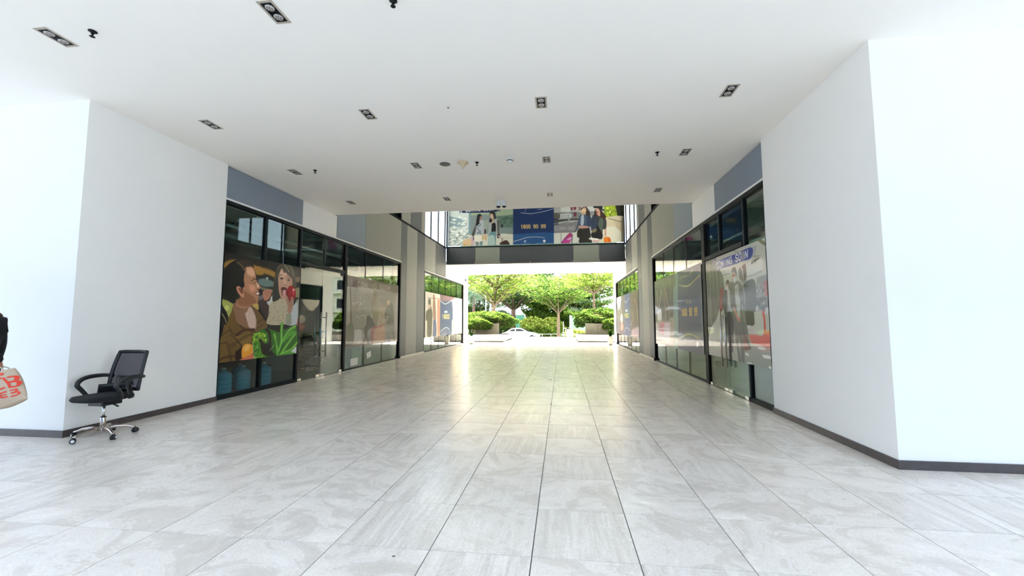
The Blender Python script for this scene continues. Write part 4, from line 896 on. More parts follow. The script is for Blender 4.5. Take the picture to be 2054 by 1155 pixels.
# ------------------------------------------------------------------ ceiling fittings
def downlight():
    t = empty('recessed_downlight', (0, 0, 0)); fr = MB()
    w, l = .072, .135
    for a in ((-w, w, -l, -l+.022), (-w, w, l-.022, l), (-w, -w+.02, -l, l), (w-.02, w, -l, l)): fr.box(*a, -.004, .002)
    fr.build('frame', M['beige'], t)
    MB().box(-w+.012, w-.012, -l+.012, l-.012, -.0025, .0).build('recess', M['black'], t)
    for y in (-.056, .056):
        lp = MB().lathe([(.001, -.0115), (.030, -.0115), (.037, -.008), (.039, -.0025)], (0, y, 0), 20).build('lamp', M['lampw'], t)
        g = MB()
        for k in range(6):
            an = k*math.pi/3; g.lathe([(.001, -.0135), (.007, -.0135), (.008, -.0115)], (.022*math.cos(an), y+.022*math.sin(an), 0), 8)
        g.lathe([(.001, -.0135), (.007, -.0135), (.008, -.0115)], (0, y, 0), 8)
        g.build('louvre', M['lamph'], lp)
    return t
proto = downlight(); first = True
rown = {3.18: 'nearest', 4.98: 'second', 6.83: 'third', 8.8: 'farthest'}; coln = {-4.84: 'far left', -2.52: 'left centre', -.235: 'right centre', 2.03: 'far right'}
LP = [(-4.80, 3.20), (-2.50, 3.16), (-4.82, 4.98), (-2.52, 4.98), (-.23, 4.97), (2.01, 4.98), (-4.84, 6.83), (-2.52, 6.80), (-.23, 6.82), (2.02, 6.79), (-4.82, 8.81), (-2.54, 8.82), (-.23, 8.78), (2.03, 8.76)]
for xx, yy in LP:
    kx = min(coln, key=lambda v: abs(v-xx)); ky = min(rown, key=lambda v: abs(v-yy))
    o = proto if first else copy_tree(proto); first = False; o.location = (xx, yy, H)
    tag(o, f'twin-lamp recessed ceiling light, {coln[kx]} column, {rown[ky]} row from the camera', 'ceiling light', 'twin recessed downlights in the white ceiling')
def sprinkler():
    t = empty('fire_sprinkler', (0, 0, 0)); MB().lathe([(.034, 0), (.034, -.006), (.014, -.012), (.012, -.03)], n=14).build('escutcheon', M['black'], t)
    MB().lathe([(.006, -.028), (.006, -.05), (.022, -.052), (.022, -.055)], n=12).build('deflector', M['black'], t); return t
sp = sprinkler()
for i, (x, y, lb) in enumerate([(-4.36, 3.17, 'nearest black ceiling sprinkler, beside the first light at the upper left'), (-1.40, 3.16, 'black ceiling sprinkler cut by the top edge of the frame'), (-4.42, 6.79, 'small black sprinkler on the left beside a twin ceiling light'), (-1.43, 6.79, 'small black sprinkler right of the cream cone'), (1.57, 6.74, 'small black sprinkler on the right side of the ceiling')]):
    o = sp if i == 0 else copy_tree(sp); o.location = (x, y, H); tag(o, lb, 'sprinkler', 'black fire sprinklers in the ceiling')
tag(MB((-1.42, 4.94, H)).lathe([(.012, 0), (.012, -.008), (.004, -.014)], (-1.42, 4.94, H), 10).build('ceiling_sensor', M['greyp']), 'tiny dark ceiling sensor alone in the middle of the white ceiling', 'sensor')
tag(MB((-2.0, 6.80, H)).lathe([(.095, 0), (.095, -.006), (.082, -.011), (.001, -.012)], (-2.0, 6.80, H), 24).build('ceiling_speaker', M['greyp']), 'flat round grey ceiling speaker left of the cream cone', 'speaker')
t = empty('cone_antenna', (-1.67, 6.76, H), 'cream cone-shaped ceiling antenna pointing down', 'antenna')
MB().lathe([(.098, 0), (.098, -.014), (.06, -.03), (.03, -.07), (.018, -.11), (.003, -.12)], n=24).build('cone', M['cream'], t)
t = empty('smoke_detector', (-.85, 6.73, H), 'white round smoke detector in the middle of the ceiling', 'smoke detector')
MB().lathe([(.06, 0), (.06, -.012), (.05, -.016)], n=24).build('base', M['plasticw'], t); MB().lathe([(.05, -.016), (.048, -.045), (.03, -.055), (.001, -.056)], n=24).build('head', M['plasticw'], t); MB().lathe([(.052, -.018), (.052, -.036)], n=24).build('vent_band', M['greyp'], t)
t = empty('emergency_light', (-1.35, 9.12, H), 'pair of round white twin spotlights hanging at the ceiling edge', 'emergency light')
MB().box(-.09, .09, -.03, .03, -.02, 0).build('mounting_plate', M['plasticw'], t, .004)
for sx_ in (-.066, .066):
    lp = MB().lathe([(.002, -.01), (.035, -.014), (.052, -.04), (.06, -.075), (.058, -.105), (.05, -.128)], (sx_, 0, 0), 20).build('lamp_head', M['plasticw'], t)
    MB().lathe([(.05, -.128), (.047, -.14), (.032, -.158), (.002, -.166)], (sx_, 0, 0), 20).build('dark_lens', M['cblack'], lp)
dn = None
order = ['first', 'second', 'third', 'fourth', 'fifth', 'sixth']
for row, L_ in (('near', [(-4.95, 21.6), (-2.61, 21.6), (-1.53, 21.6), (-.3, 21.6), (2.08, 21.6)]), ('middle', [(-3.74, 22.66), (.88, 22.66)]), ('far', [(-4.88, 23.75), (2.03, 23.75)])):
    for k, (x, y) in enumerate(L_):
        if dn is None:
            dn = empty('round_downlight', (0, 0, 0)); MB().lathe([(.085, 0), (.085, -.008), (.06, -.01)], n=16).build('trim_ring', M['beige'], dn); MB().lathe([(.06, -.006), (.001, -.007)], n=16).build('lens', M['greyp'], dn); o = dn
        else: o = copy_tree(dn)
        o.location = (x, y, 4.17); tag(o, f'small round downlight under the footbridge, {order[k]} from the left in the {row} row', 'ceiling light', 'round downlights under the footbridge')
t = empty('wall_sensor', (XL+.0, 24.25, 3.7), 'small black box high on the white exit pier at the left', 'sensor'); MB().box(0, .06, -.05, .05, 0, .13).build('housing', M['black'], t, .006); MB().lathe([(.02, 0), (.02, .004)], (.06, 0, .06), 10).build('lens', M['greyp'], t)
# ------------------------------------------------------------------ office chair by the left wall (local +Y is the front)
def rr_path(pts, n=8):
    P = [Vector(p) for p in pts]; out = []
    for i in range(len(P)-1):
        p0, p1, p2, p3 = P[max(i-1, 0)], P[i], P[i+1], P[min(i+2, len(P)-1)]
        for k in range(n):
            t = k/n; out.append(.5*((2*p1)+(p2-p0)*t+(2*p0-5*p1+4*p2-p3)*t*t+(3*p1-p0-3*p2+p3)*t**3))
    out.append(P[-1]); return out
def office_chair(loc, rz, label, group=None, name='office_chair'):
    t = empty(name, loc, label, 'chair', group, rz)
    # seat pan: rounded cushion
    mb = MB(); prof = [(.0, .42), (.75, .422), (.95, .436), (1.0, .458), (.95, .48), (.7, .49), (.0, .487)]; n = 32; vs = []; fs = []
    def outline(k):
        a = 2*math.pi*k/n; c, s_ = math.cos(a), math.sin(a); e = .62
        return .245*abs(c)**e*(1 if c > 0 else -1), .24*abs(s_)**e*(1 if s_ > 0 else -1)+.02
    for r, z in prof:
        for k in range(n):
            x, y = outline(k); yy = .02+(y-.02)*r; zz = z-(max(0, yy-.16)**1.6)*.35*(1 if r > 0 else 1); vs.append((x*r, yy, zz))
    for i in range(len(prof)-1):
        for k in range(n): a = i*n+k; b = i*n+(k+1) % n; fs.append((a, b, b+n, a+n))
    mb.add(vs, fs, True).build('seat', M['cfab'], t)
    m2 = MB().box(-.10, .10, -.12, .10, .365, .425); m2.build('mechanism', M['cblack'], t, .01)
    MB().tube([(-.08, .02, .395), (-.20, .05, .385), (-.27, .06, .37)], [.007, .008, .011], 8).build('lever', M['cblack'], t)
    # back: curved frame, mesh, lumbar grill
    def back(u, v):   # u -1..1 across, v 0..1 up
        w = .215-.02*v+.01*math.sin(v*3); return Vector((u*w, -.235-.045*v-.05*v*v+.045*u*u, .515+.445*v))
    fr = MB(); loop = [back(-1+2*i/10, 1) for i in range(11)]+[back(1, 1-i/10) for i in range(1, 11)]+[back(1-2*i/10, 0) for i in range(1, 11)]+[back(-1, i/10) for i in range(1, 10)]
    loop.append(loop[0]); loop.append(loop[1]); fr.tube(loop, .021, 8); fb = fr.build('back_frame', M['cblack'], t)
    mm = MB(); vs = []; fs = []; nu, nv = 10, 12
    for side_ in (0, -.004):
        for j in range(nv+1):
            for i in range(nu+1): p = back(-1+2*i/nu, j/nv); vs.append((p.x, p.y+side_, p.z))
    k0 = (nu+1)*(nv+1)
    for j in range(nv):
        for i in range(nu):
            a = j*(nu+1)+i; fs += [(a, a+1, a+nu+2, a+nu+1), (a+k0+nu+1, a+k0+nu+2, a+k0+1, a+k0)]
    mm.add(vs, fs, True).build('back_mesh', MESH, t)
    lg = MB()
    for k in range(9):
        u = -.55+1.1*k/8; a = back(u, .12); b = back(u, .34); lg.tube([(a.x, a.y+.02, a.z), ((a.x+b.x)/2, (a.y+b.y)/2+.035, (a.z+b.z)/2), (b.x, b.y+.02, b.z)], .0065, 6)
    for v in (.12, .34): lg.tube([back(-.62+1.24*i/8, v)+Vector((0, .022, 0)) for i in range(9)], .008, 6)
    lg.build('lumbar_support', M['cblack'], t)
    sh = MB(); vs = []; fs = []
    for j in range(5):
        for i in range(13):
            a = -1.25+2.5*i/12; r = .255-.01*j; z = .425+.04*j; vs.append((math.sin(a)*r*.98, -math.cos(a)*(r+.01)-.0, z))
    n13 = 65
    for j in range(5):
        for i in range(13):
            a = -1.25+2.5*i/12; r = .243-.01*j; z = .425+.04*j; vs.append((math.sin(a)*r*.98, -math.cos(a)*(r+.01), z))
    for j in range(4):
        for i in range(12): a = j*13+i; fs += [(a, a+1, a+14, a+13), (a+n13+13, a+n13+14, a+n13+1, a+n13)]
    for i in range(12): fs += [(i+1, i, i+n13, i+1+n13), (52+i, 53+i, 53+i+n13, 52+i+n13)]
    for j in range(4): fs += [(j*13, j*13+13, j*13+13+n13, j*13+n13), (j*13+25, j*13+12, j*13+12+n13, j*13+25+n13)]
    sh.add(vs, fs, True).build('lower_back_shell', M['cblack'], t)
    for sx_ in (-1, 1):
        am = MB(); pts = rr_path([(sx_*.215, -.25, .665), (sx_*.262, -.17, .682), (sx_*.28, -.04, .68), (sx_*.28, .05, .655), (sx_*.275, .095, .60), (sx_*.265, .05, .53), (sx_*.235, .0, .445)], 6)
        am.tube(pts, [.019+.007*math.sin(math.pi*i/len(pts)) for i in range(len(pts))], 8).build('armrest', M['cblack'], t)
    MB().lathe([(.014, .20), (.014, .38)], n=14).build('gas_lift', M['chrome'], t)
    col = MB().lathe([(.027, .07), (.027, .225), (.023, .23)], n=16).build('column', M['satin'], t); MB().lathe([(.0275, .222), (.0275, .232)], n=16).build('collar', M['cblack'], col)
    MB().lathe([(.036, .06), (.042, .075), (.04, .105), (.028, .115)], n=16).build('hub', M['satin'], t)
    for k in range(5):
        a = R_(CH_A)+k*2*math.pi/5-rz; c, s_ = math.cos(a), math.sin(a); P_ = lambda r, z: (r*c, r*s_, z)
        leg = MB().tube([P_(.02, .09), P_(.10, .105), P_(.20, .095), P_(.262, .07), P_(.285, .062)], [.022, .02, .016, .013, .014], 8).build('base_leg', M['satin'], t)
        tx, ty = -s_, c; g = a+.9; dx, dy = math.cos(g), math.sin(g); cw = []
        fk = MB().tube([P_(.285, .068), P_(.285, .045)], .008, 8); fk.box(*(sorted((.285*c-.016, .285*c+.016))), .285*s_-.016, .285*s_+.016, .034, .05); cs = fk.build('caster_fork', M['cblack'], leg)
        for e in (-1, 1):
            ox, oy = .285*c+e*.014*dx, .285*s_+e*.014*dy
            MB().tube([(ox-.009*dx, oy-.009*dy, .0275), (ox+.009*dx, oy+.009*dy, .0275)], .0275, 16).build('caster_wheel', M['cblack'], leg)
        ox, oy = .285*c+.0235*dx, .285*s_+.0235*dy
        MB().tube([(ox, oy, .0275), (ox+.002*dx, oy+.002*dy, .0275)], .017, 14).build('wheel_cap', M['plasticw'], leg)
    return t
CH_A = 52
MESH = glass('chair_mesh_weave', (176, 176, 184), 1.1, .5)
for a in MESH.node_tree.nodes:
    if a.type == 'BSDF_GLOSSY': a.inputs[0].default_value = (.02, .02, .025, 1)
chair = office_chair((-5.34, 4.30, 0), R_(178), 'black mesh office chair on a chrome five-star base by the left white wall')
# ------------------------------------------------------------------ shop interiors
def bottle():
    t = empty('water_bottle', (0, 0, 0)); p = [(.05, 0), (.125, .004), (.134, .02), (.134, .08), (.127, .09), (.134, .10), (.134, .16), (.127, .17), (.134, .18), (.134, .25), (.127, .26), (.134, .27), (.134, .33), (.12, .37), (.07, .405), (.03, .42), (.028, .455)]
    MB().lathe(p, n=24).build('body', M['water'], t); MB().lathe([(.031, .44), (.032, .475), (.001, .478)], n=16).build('cap', M['plasticw'], t); return t
bt = bottle()
for i, (x, y, z, lb) in enumerate([(-6.2, 6.66, 0, 'blue water bottle inside the left shop glass, nearest the white wall, in front'), (-6.2, 6.98, 0, 'blue water bottle inside the left shop glass, second from the white wall, in front'), (-6.2, 7.45, 0, 'blue water bottle inside the left shop glass, just before the dark mullion'), (-6.2, 8.02, 0, 'blue water bottle inside the left shop glass, alone beyond the dark mullion'),
        (-6.55, 6.75, 0, 'blue water bottle in the back row, nearest the white wall'), (-6.55, 7.18, 0, 'blue water bottle in the middle of the back row'), (-6.5, 7.72, 0, 'blue water bottle in the back row behind the dark mullion')]):
    o = bt if i == 0 else copy_tree(bt); o.location = (x, y, z+.003); tag(o, lb, 'bottle', 'blue water bottles inside the left shop')
def desk(x, y, rz, label, w=1.4, d=.7, screen=True):
    t = empty('desk', (x, y, .003), label, 'desk', 'desks inside the left shop', rz)
    MB().box(-w/2, w/2, -d/2, d/2, .72, .75).build('desk_top', M['wood'], t, .004)
    for sx_ in (-1, 1): MB().box(sx_*(w/2-.05)-.02, sx_*(w/2-.05)+.02, -d/2+.04, d/2-.04, 0, .72).build('leg', M['steel'], t)
    MB().box(-w/2+.07, w/2-.07, d/2-.06, d/2-.04, .35, .72).build('modesty_panel', M['greyp'], t)
    if screen:
        m = empty('monitor', tuple(Vector((x, y, .753))), 'black computer monitor on the '+label, 'monitor', None, rz+.2)
        MB().box(-.26, .26, -.012, .012, .10, .42).build('screen', M['cblack'], m, .004); MB().box(-.02, .02, .01, .03, .01, .2).build('stand', M['cblack'], m); MB().box(-.1, .1, -.06, .08, 0, .012).build('foot', M['cblack'], m)
desk(-7.6, 11.2, R_(90), 'pale desk behind the left glass door, nearer the glass'); desk(-8.9, 12.6, R_(90), 'pale desk behind the left glass door, deeper inside the shop')
CH_A = 20
office_chair((-6.75, 10.3, .003), R_(200), 'dark office chair behind the left glass door, nearer the glass', 'dim chairs inside the left shop'); office_chair((-8.2, 12.9, .003), R_(60), 'dark office chair deeper inside the left shop', 'dim chairs inside the left shop')
t = empty('filing_cabinet', (-6.7, 12.5, .003), 'low white cabinet standing inside behind the faded poster', 'cabinet')
MB().box(-.22, .22, -.4, .4, 0, .5).build('body', M['plasticw'], t, .005)
for z in (.03, .26):
    d = MB().box(.22, .235, -.38, .38, z, z+.21).build('drawer', M['plasticw'], t, .003); MB().box(.235, .25, -.06, .06, z+.15, z+.165).build('handle', M['chrome'], d)
for nm, y, a, z, w, h, lb in (('paper_sheet', 11.98, 12, .22, .27, .18, 'white notice taped askew low on the left shop glass'), ('paper_sheet', 11.08, 2, .09, .42, .2, 'pale sheet low on the left shop glass beside the door')):
    mb = MB().box(-.0008, .0008, -w/2, w/2, 0, h); o = mb.build(nm, M['paper']); o.location = (XL-.027, y, z); o.rotation_euler = (R_(a), 0, 0); tag(o, lb, 'notice')
for s, X in ((1, XL), (-1, XR)):
    sd_ = 'left' if s > 0 else 'right'
    for k, y in enumerate((7.6, 9.8, 12.0)): ST(B('ceiling_beam', M['inwall'], X-s*.4, X-s*5.4, y, y+.3, 3.45, 3.9))
    for k, (dx, r, z) in enumerate(((1.0, .05, 3.3), (1.6, .14, 3.25), (2.6, .04, 3.35))):
        x = X-s*dx; t = empty('ceiling_pipe', (x, 6.6, z), ('thick round air duct' if k == 1 else ('thin service pipe nearest the glass' if k == 0 else 'thin service pipe farther inside'))+f' under the ceiling of the {sd_} shop', 'pipe')
        MB().tube([(0, 0, 0), (0, 7.4, 0)], r, 14).build('pipe_run', M['steel'], t)
        for yy in (1.15, 3.35, 5.55): MB().box(-.012, .012, yy-.01, yy+.01, r-.01, 3.45-z).build('hanger', M['steel'], t)
for lb, x, y, w, d, h in (('brown cardboard box low inside the right shop near the door', 3.75, 6.95, .45, .5, .4), ('taller brown cardboard box deeper inside the right shop', 4.6, 8.6, .5, .6, .7)):
    t = empty('cardboard_box', (x, y, .003), lb, 'box'); MB().box(-w/2, w/2, -d/2, d/2, 0, h).build('carton', M['olivebox'], t, .004); MB().box(-.03, .03, -d/2-.001, d/2+.001, h, h+.002).build('tape', M['beige'], t)
# ------------------------------------------------------------------ person with tote bag at the left edge
def skin_mesh(name, V, E, rad, m, parent, sub=2, root=0):
    me = bpy.data.meshes.new(name); me.from_pydata(V, E, []); o = link(name, me, m, parent); bm = bmesh.new(); bm.from_mesh(me)
    ly = bm.verts.layers.skin.verify(); bm.verts.ensure_lookup_table()
    for i, v in enumerate(bm.verts):
        r = rad[i]; v[ly].radius = r if isinstance(r, tuple) else (r, r); v[ly].use_root = (i == root)
    bm.to_mesh(me); bm.free(); s = o.modifiers.new('skin', 'SKIN'); s.use_smooth_shade = True; u = o.modifiers.new('sub', 'SUBSURF'); u.levels = sub; u.render_levels = sub
    return o
px, py = -5.765, 3.42      # stands just outside the left edge, facing left (-X), the near hand holding the bag behind the hip
pr = empty('person', (px, py, 0), 'person in black clothing at the left edge, one bent arm holding a canvas bag', 'person')
V = [(0, 0, .92), (0, 0, 1.06), (.01, 0, 1.22), (.0, 0, 1.36), (-.02, 0, 1.45), (-.05, 0, 1.56), (-.06, 0, 1.66),
     (0, -.09, .86), (-.03, -.10, .48), (.04, -.10, .09), (-.09, -.10, .035), (0, .09, .86), (.06, .10, .48), (.14, .10, .10), (.02, .10, .035),
     (.06, -.15, 1.37), (.24, -.17, 1.24), (.345, -.14, 1.10), (.385, -.08, .99), (.375, -.04, .945),
     (-.02, .16, 1.37), (-.04, .2, 1.1), (-.10, .2, .86), (-.12, .2, .80)]
E_ = [(0, 1), (1, 2), (2, 3), (3, 4), (4, 5), (5, 6), (0, 7), (7, 8), (8, 9), (9, 10), (0, 11), (11, 12), (12, 13), (13, 14), (3, 15), (15, 16), (16, 17), (17, 18), (18, 19), (3, 20), (20, 21), (21, 22), (22, 23)]
rd = [(.12, .15), (.10, .125), (.11, .15), (.09, .13), .05, (.085, .07), (.075, .065), .085, .055, .036, (.035, .025), .085, .055, .036, (.035, .025), .052, .043, .038, .030, .028, .05, .04, .032, .028]
skin_mesh('body', V, E_, rd, M['skin'], pr)
ci = [i for i in range(len(V)) if i not in (4, 5, 6, 10, 14, 23)]; mp_ = {a: b for b, a in enumerate(ci)}
skin_mesh('black_clothes', [V[i] for i in ci], [(mp_[a], mp_[b]) for a, b in E_ if a in mp_ and b in mp_], [tuple(q*1.22+.016 for q in (rd[i] if isinstance(rd[i], tuple) else (rd[i],)*2)) for i in ci], M['cloth'], pr)
# flared sleeve point that sticks out behind the shoulder
MB().add([(.20, -.20, 1.36), (.21, -.05, 1.37), (.455, -.12, 1.285), (.32, -.20, 1.22), (.30, -.06, 1.21), (.36, -.12, 1.335)], [(0, 1, 5), (0, 5, 2), (5, 1, 2), (0, 2, 3), (1, 4, 2), (2, 4, 3), (0, 3, 4), (0, 4, 1)]).build('sleeve_flare', M['cloth'], pr)
hd = MB().lathe([(.002, -.13), (.06, -.11), (.085, -.04), (.092, .02), (.08, .075), (.04, .105), (.002, .11)], (-.06, 0, 1.60), 20, sy=.86).build('hair', M['hair'], pr)
fc = MB().lathe([(.002, -.11), (.045, -.10), (.066, -.04), (.07, .02), (.055, .05), (.002, .06)], (-.095, 0, 1.58), 18).build('face', M['skin'], pr)
MB().tube([(-.165, 0, 1.59), (-.185, 0, 1.565), (-.163, 0, 1.555)], [.008, .013, .009], 8).build('nose', M['skin'], pr); MB().box(-.163, -.155, -.022, .022, 1.527, 1.535).build('mouth', M['redink'], pr)
for e in (-1, 1): MB().lathe([(.001, -.006), (.008, 0), (.001, .006)], (-.16, e*.028, 1.60), 8).build('eye', M['cblack'], pr); MB().lathe([(.002, -.028), (.02, -.01), (.02, .015), (.002, .028)], (-.065, e*.078, 1.59), 10, sy=.4).build('ear', M['skin'], pr)
for k in range(4):
    o_ = -.024+k*.016; MB().tube(rr_path([(.375+o_*.4, -.055+o_, .945), (.405, -.06+o_, .915), (.395, -.055+o_, .893), (.370, -.05+o_, .90)], 3), .0085, 8).build('finger', M['skin'], pr)
MB().tube(rr_path([(.36, -.04, .955), (.345, -.075, .93), (.365, -.09, .912)], 3), .0095, 8).build('thumb', M['skin'], pr); MB().tube([(.378, -.05, .965), (.38, -.055, .935), (.375, -.055, .915)], [.026, .03, .02], 10).build('palm', M['skin'], pr)
# tote bag
bg_ = empty('tote_bag', (-5.33, 3.38, .54), 'beige canvas tote bag with red print hanging from the hand at the left edge', 'bag')
TL, TR, BR, BL = Vector((-5.62, 3.38, .80)), Vector((-5.205, 3.38, .898)), Vector((-5.03, 3.38, .615)), Vector((-5.52, 3.38, .49)); nU, nV = 20, 16
vs = []; fs = []
def bagpt(u, v, sgn):
    p = (TL*(1-u)+TR*u)*(1-v)+(BL*(1-u)+BR*u)*v; th = .085*math.sin(math.pi*min(1, max(0, u)))**.5*(.25+.75*math.sin(math.pi*(.08+.88*v))**.8)
    bulge = Vector((.02*math.sin(math.pi*v)*(u-.3), 0, -.035*math.sin(math.pi*u)*v)); fold = .008*math.sin(9*u+5*v)+.006*math.sin(17*u-7*v)
    return p+bulge+Vector((0, sgn*(th+fold*(th/.085)), 0))
for sg in (-1, 1):
    for j in range(nV+1):
        for i in range(nU+1): vs.append(bagpt(i/nU, j/nV, sg))
k0 = (nU+1)*(nV+1)
for j in range(nV):
    for i in range(nU): a = j*(nU+1)+i; fs += [(a, a+nU+1, a+nU+2, a+1), (a+k0, a+k0+1, a+k0+nU+2, a+k0+nU+1)]
for i in range(nU): a = nV*(nU+1)+i; fs.append((a, a+k0, a+k0+1, a+1))
for j in range(nV): a = j*(nU+1); fs += [(a, a+k0, a+k0+nU+1, a+nU+1), (a+nU, a+nU+nU+1, a+k0+nU+nU+1, a+k0+nU)]
MB(bg_.location).add(vs, fs, True).build('canvas_body', M['canvas'], bg_).location = (0, 0, 0)
pm = MB(bg_.location)
def ink(pts, w):
    P_ = rr_path([(p[0], p[1], 0) for p in pts], 4); L_ = []; q = []
    for i, p in enumerate(P_):
        d = (P_[min(i+1, len(P_)-1)]-P_[max(i-1, 0)]).normalized(); n_ = Vector((-d.y, d.x, 0))*w
        for e in (-1, 1): a = p+n_*e; L_.append(bagpt(a.x, a.y, -1)+Vector((0, -.0025, 0)))
    for i in range(len(P_)-1): q.append((2*i, 2*i+1, 2*i+3, 2*i+2))
    pm.add(L_, q)
ink([(.64, .16), (.72, .10), (.84, .12)], .035)
ink([(.80, .22), (.66, .24), (.60, .38), (.66, .52), (.80, .50)], .022); ink([(.88, .24), (.98, .26), (.96, .38), (.84, .38), (.98, .42), (.96, .55), (.86, .52)], .022); ink([(.82, .22), (.86, .40), (.86, .55)], .022)
ink([(.80, .62), (.70, .64), (.68, .74), (.78, .76)], .018); ink([(.70, .70), (.78, .69)], .014); ink([(.84, .62), (.93, .64), (.90, .70), (.84, .70), (.94, .73), (.92, .80), (.82, .79)], .018)
pm.build('red_print', M['redink'], bg_).location = (0, 0, 0)
for e in (-1, 1):
    st = MB(bg_.location).tube(rr_path([bagpt(.28, 0, e)+Vector((0, e*.002, -.03)), (-5.50, 3.38+e*.025, .86), (-5.43, 3.375+e*.01, .902), (-5.395, 3.375+e*.01, .905), (-5.33, 3.38+e*.02, .90), bagpt(.86, 0, e)+Vector((0, e*.002, -.03))], 5), .006, 6); st.build('strap', M['rope'], bg_).location = (0, 0, 0)
# ------------------------------------------------------------------ litter on the floor
for i, (x, y, s_, lb) in enumerate([(-.27, 9.43, .03, 'dark crumb of litter on the floor tiles, farther right of centre'), (-.19, 6.72, .022, 'dark crumb of litter on the floor on a tile joint'), (-2.49, 9.68, .022, 'dark crumb of litter on the floor, farther left'), (-2.12, 7.35, .02, 'dark crumb of litter on the floor left of centre'), (-.97, 2.36, .013, 'tiny dark crumb on the nearest floor tiles')]):
    MBx = MB((x, y, 0)).add([(x-s_, y, .0005), (x, y-s_*.5, .0005), (x+s_, y+s_*.2, .0005), (x+.1*s_, y+.6*s_, .0005), (x, y, s_*.45)], [(0, 1, 4), (1, 2, 4), (2, 3, 4), (3, 0, 4), (3, 2, 1, 0)]); tag(MBx.build('litter_scrap', M['soil']), lb, 'litter', 'dark litter crumbs on the floor')
ST(B('trim_2', M['steel'], -1.05, .9, 23.1, 23.16, .0, .012))
# ------------------------------------------------------------------ outside: planters, hedges, pots
rng = np.random.RandomState(7)
def leaf_mesh(P, size, up=.35, seed=0):
    """P: n x 3 centres -> one mesh of small folded leaf quads"""
    r = np.random.RandomState(seed); n = len(P); a = r.rand(n)*2*np.pi; tilt = r.uniform(-1, 1, n)*(1-up)*1.3
    d = np.stack([np.cos(a)*np.cos(tilt), np.sin(a)*np.cos(tilt), np.sin(tilt)], 1); w = np.cross(d, r.randn(n, 3)*(1-up)+np.array([0, 0, 1.0])); w /= np.linalg.norm(w, axis=1)[:, None]
    s = (size*(.6+.8*r.rand(n)))[:, None]; V = np.stack([P-d*s, P+w*s*.45, P+d*s, P-w*s*.45], 1).reshape(-1, 3)
    F = np.arange(4*n).reshape(n, 4); me = bpy.data.meshes.new('foliage'); me.vertices.add(4*n); me.vertices.foreach_set('co', V.ravel())
    me.loops.add(4*n); me.loops.foreach_set('vertex_index', F.ravel()); me.polygons.add(n); me.polygons.foreach_set('loop_start', np.arange(0, 4*n, 4)); me.polygons.foreach_set('loop_total', np.full(n, 4)); me.update(calc_edges=True)
    at = me.attributes.new('seed', 'FLOAT', 'FACE'); at.data.foreach_set('value', r.rand(n).astype(np.float32)); return me
def foliage(parent, P, size, m, up=.35, seed=0, name='foliage'):
    o = link(name, leaf_mesh(P, size, up, seed), LF[m], parent); o['kind'] = 'stuff'; return o
def dome_points(n, c, r, lo=-.35, seed=0, lump=.12, inner=.25):
    q = np.random.RandomState(seed); d = q.randn(n*2, 3); d /= np.linalg.norm(d, axis=1)[:, None]; d = d[d[:, 2] > lo][:n]; a = np.arctan2(d[:, 1], d[:, 0])
    k = 1+lump*np.sin(a*3+1)*np.cos(d[:, 2]*5)+lump*.6*np.sin(a*7+d[:, 2]*9); rad = k*(1-inner*q.rand(len(d))**2)
    return np.array(c)+d*np.array(r)*rad[:, None]
def hedge(label, loc, r, seed, mt='green', mt2='lime', n=9000):
    t = empty('clipped_hedge', loc, label, 'hedge')
    MB().lathe([(.7*r[0], -.55*r[2]), (.86*r[0], -.1*r[2]), (.8*r[0], .4*r[2]), (.5*r[0], .74*r[2]), (.02, .86*r[2])], n=20, sy=r[1]/r[0]).build('inner_branches', M['barkd'], t)
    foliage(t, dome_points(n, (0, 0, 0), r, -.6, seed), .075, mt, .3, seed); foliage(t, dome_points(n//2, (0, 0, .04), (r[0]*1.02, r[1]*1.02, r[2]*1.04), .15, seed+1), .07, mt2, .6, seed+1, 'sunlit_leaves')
    for k in range(5): a = k*1.3; MB().tube([(.1*math.cos(a), .1*math.sin(a), -r[2]*.9), (.4*r[0]*math.cos(a), .4*r[1]*math.sin(a), 0)], [.03, .015], 6).build('stem', M['bark'], t)
    return t
def planter(label, x0, x1, y0, y1, h):
    t = empty('marble_planter', ((x0+x1)/2, y0, 0), label, 'planter'); B('black_plinth', M['black'], x0+.02, x1-.0, y0+.015, y1, 0, .06, t)
    n = max(2, round((x1-x0)/.75))
    for k in range(n): a = x0+(x1-x0)*k/n; B('marble_slab', M['marble'], a+.003, x0+(x1-x0)*(k+1)/n-.003, y0, y0+.04, .05, h-.03, t)
    B('inner_box', M['marble'], x0+.01, x1-.01, y0+.04, y1, .05, h-.03, t); B('coping', M['marble'], x0-.02, x1+.02, y0-.02, y1, h-.03, h, t, .006); B('soil_bed', M['soil'], x0+.15, x1-.15, y0+.15, y1-.15, h, h+.02, t)
planter('long white marble planter left of the exit under the round hedge', -7.6, -3.6, 25.3, 29.6, .40); planter('long white marble planter right of the exit under the round hedge', .93, 5.0, 25.7, 29.6, .40)
for lb, x0, x1 in (('stained grey concrete block set in the left planter', -5.75, -4.2), ('stained grey concrete block set in the right planter', 1.5, 3.0)):
    t = empty('concrete_block', ((x0+x1)/2, 27, .42), lb, 'block'); m_ = (x0+x1)/2
    for a, b in ((x0, m_), (m_, x1)): B('concrete_panel', M['concrete'], a+.004, b-.004, 27, 27.5, .42, 1.12, t, .01)
hedge('broad round clipped hedge left of the exit above the concrete block', (-5.2, 28.5, 1.22), (1.95, 1.3, .68), 11); hedge('low front hedge mound left of the exit, spilling over the concrete', (-5.75, 27.0, .98), (1.1, .5, .42), 17, n=4200)
hedge('tall round clipped hedge right of the exit', (2.75, 28.5, 1.32), (1.95, 1.3, .74), 23); hedge('low front hedge mound right of the exit beside the pot', (3.35, 27.0, 1.0), (.8, .45, .4), 29, n=3600)
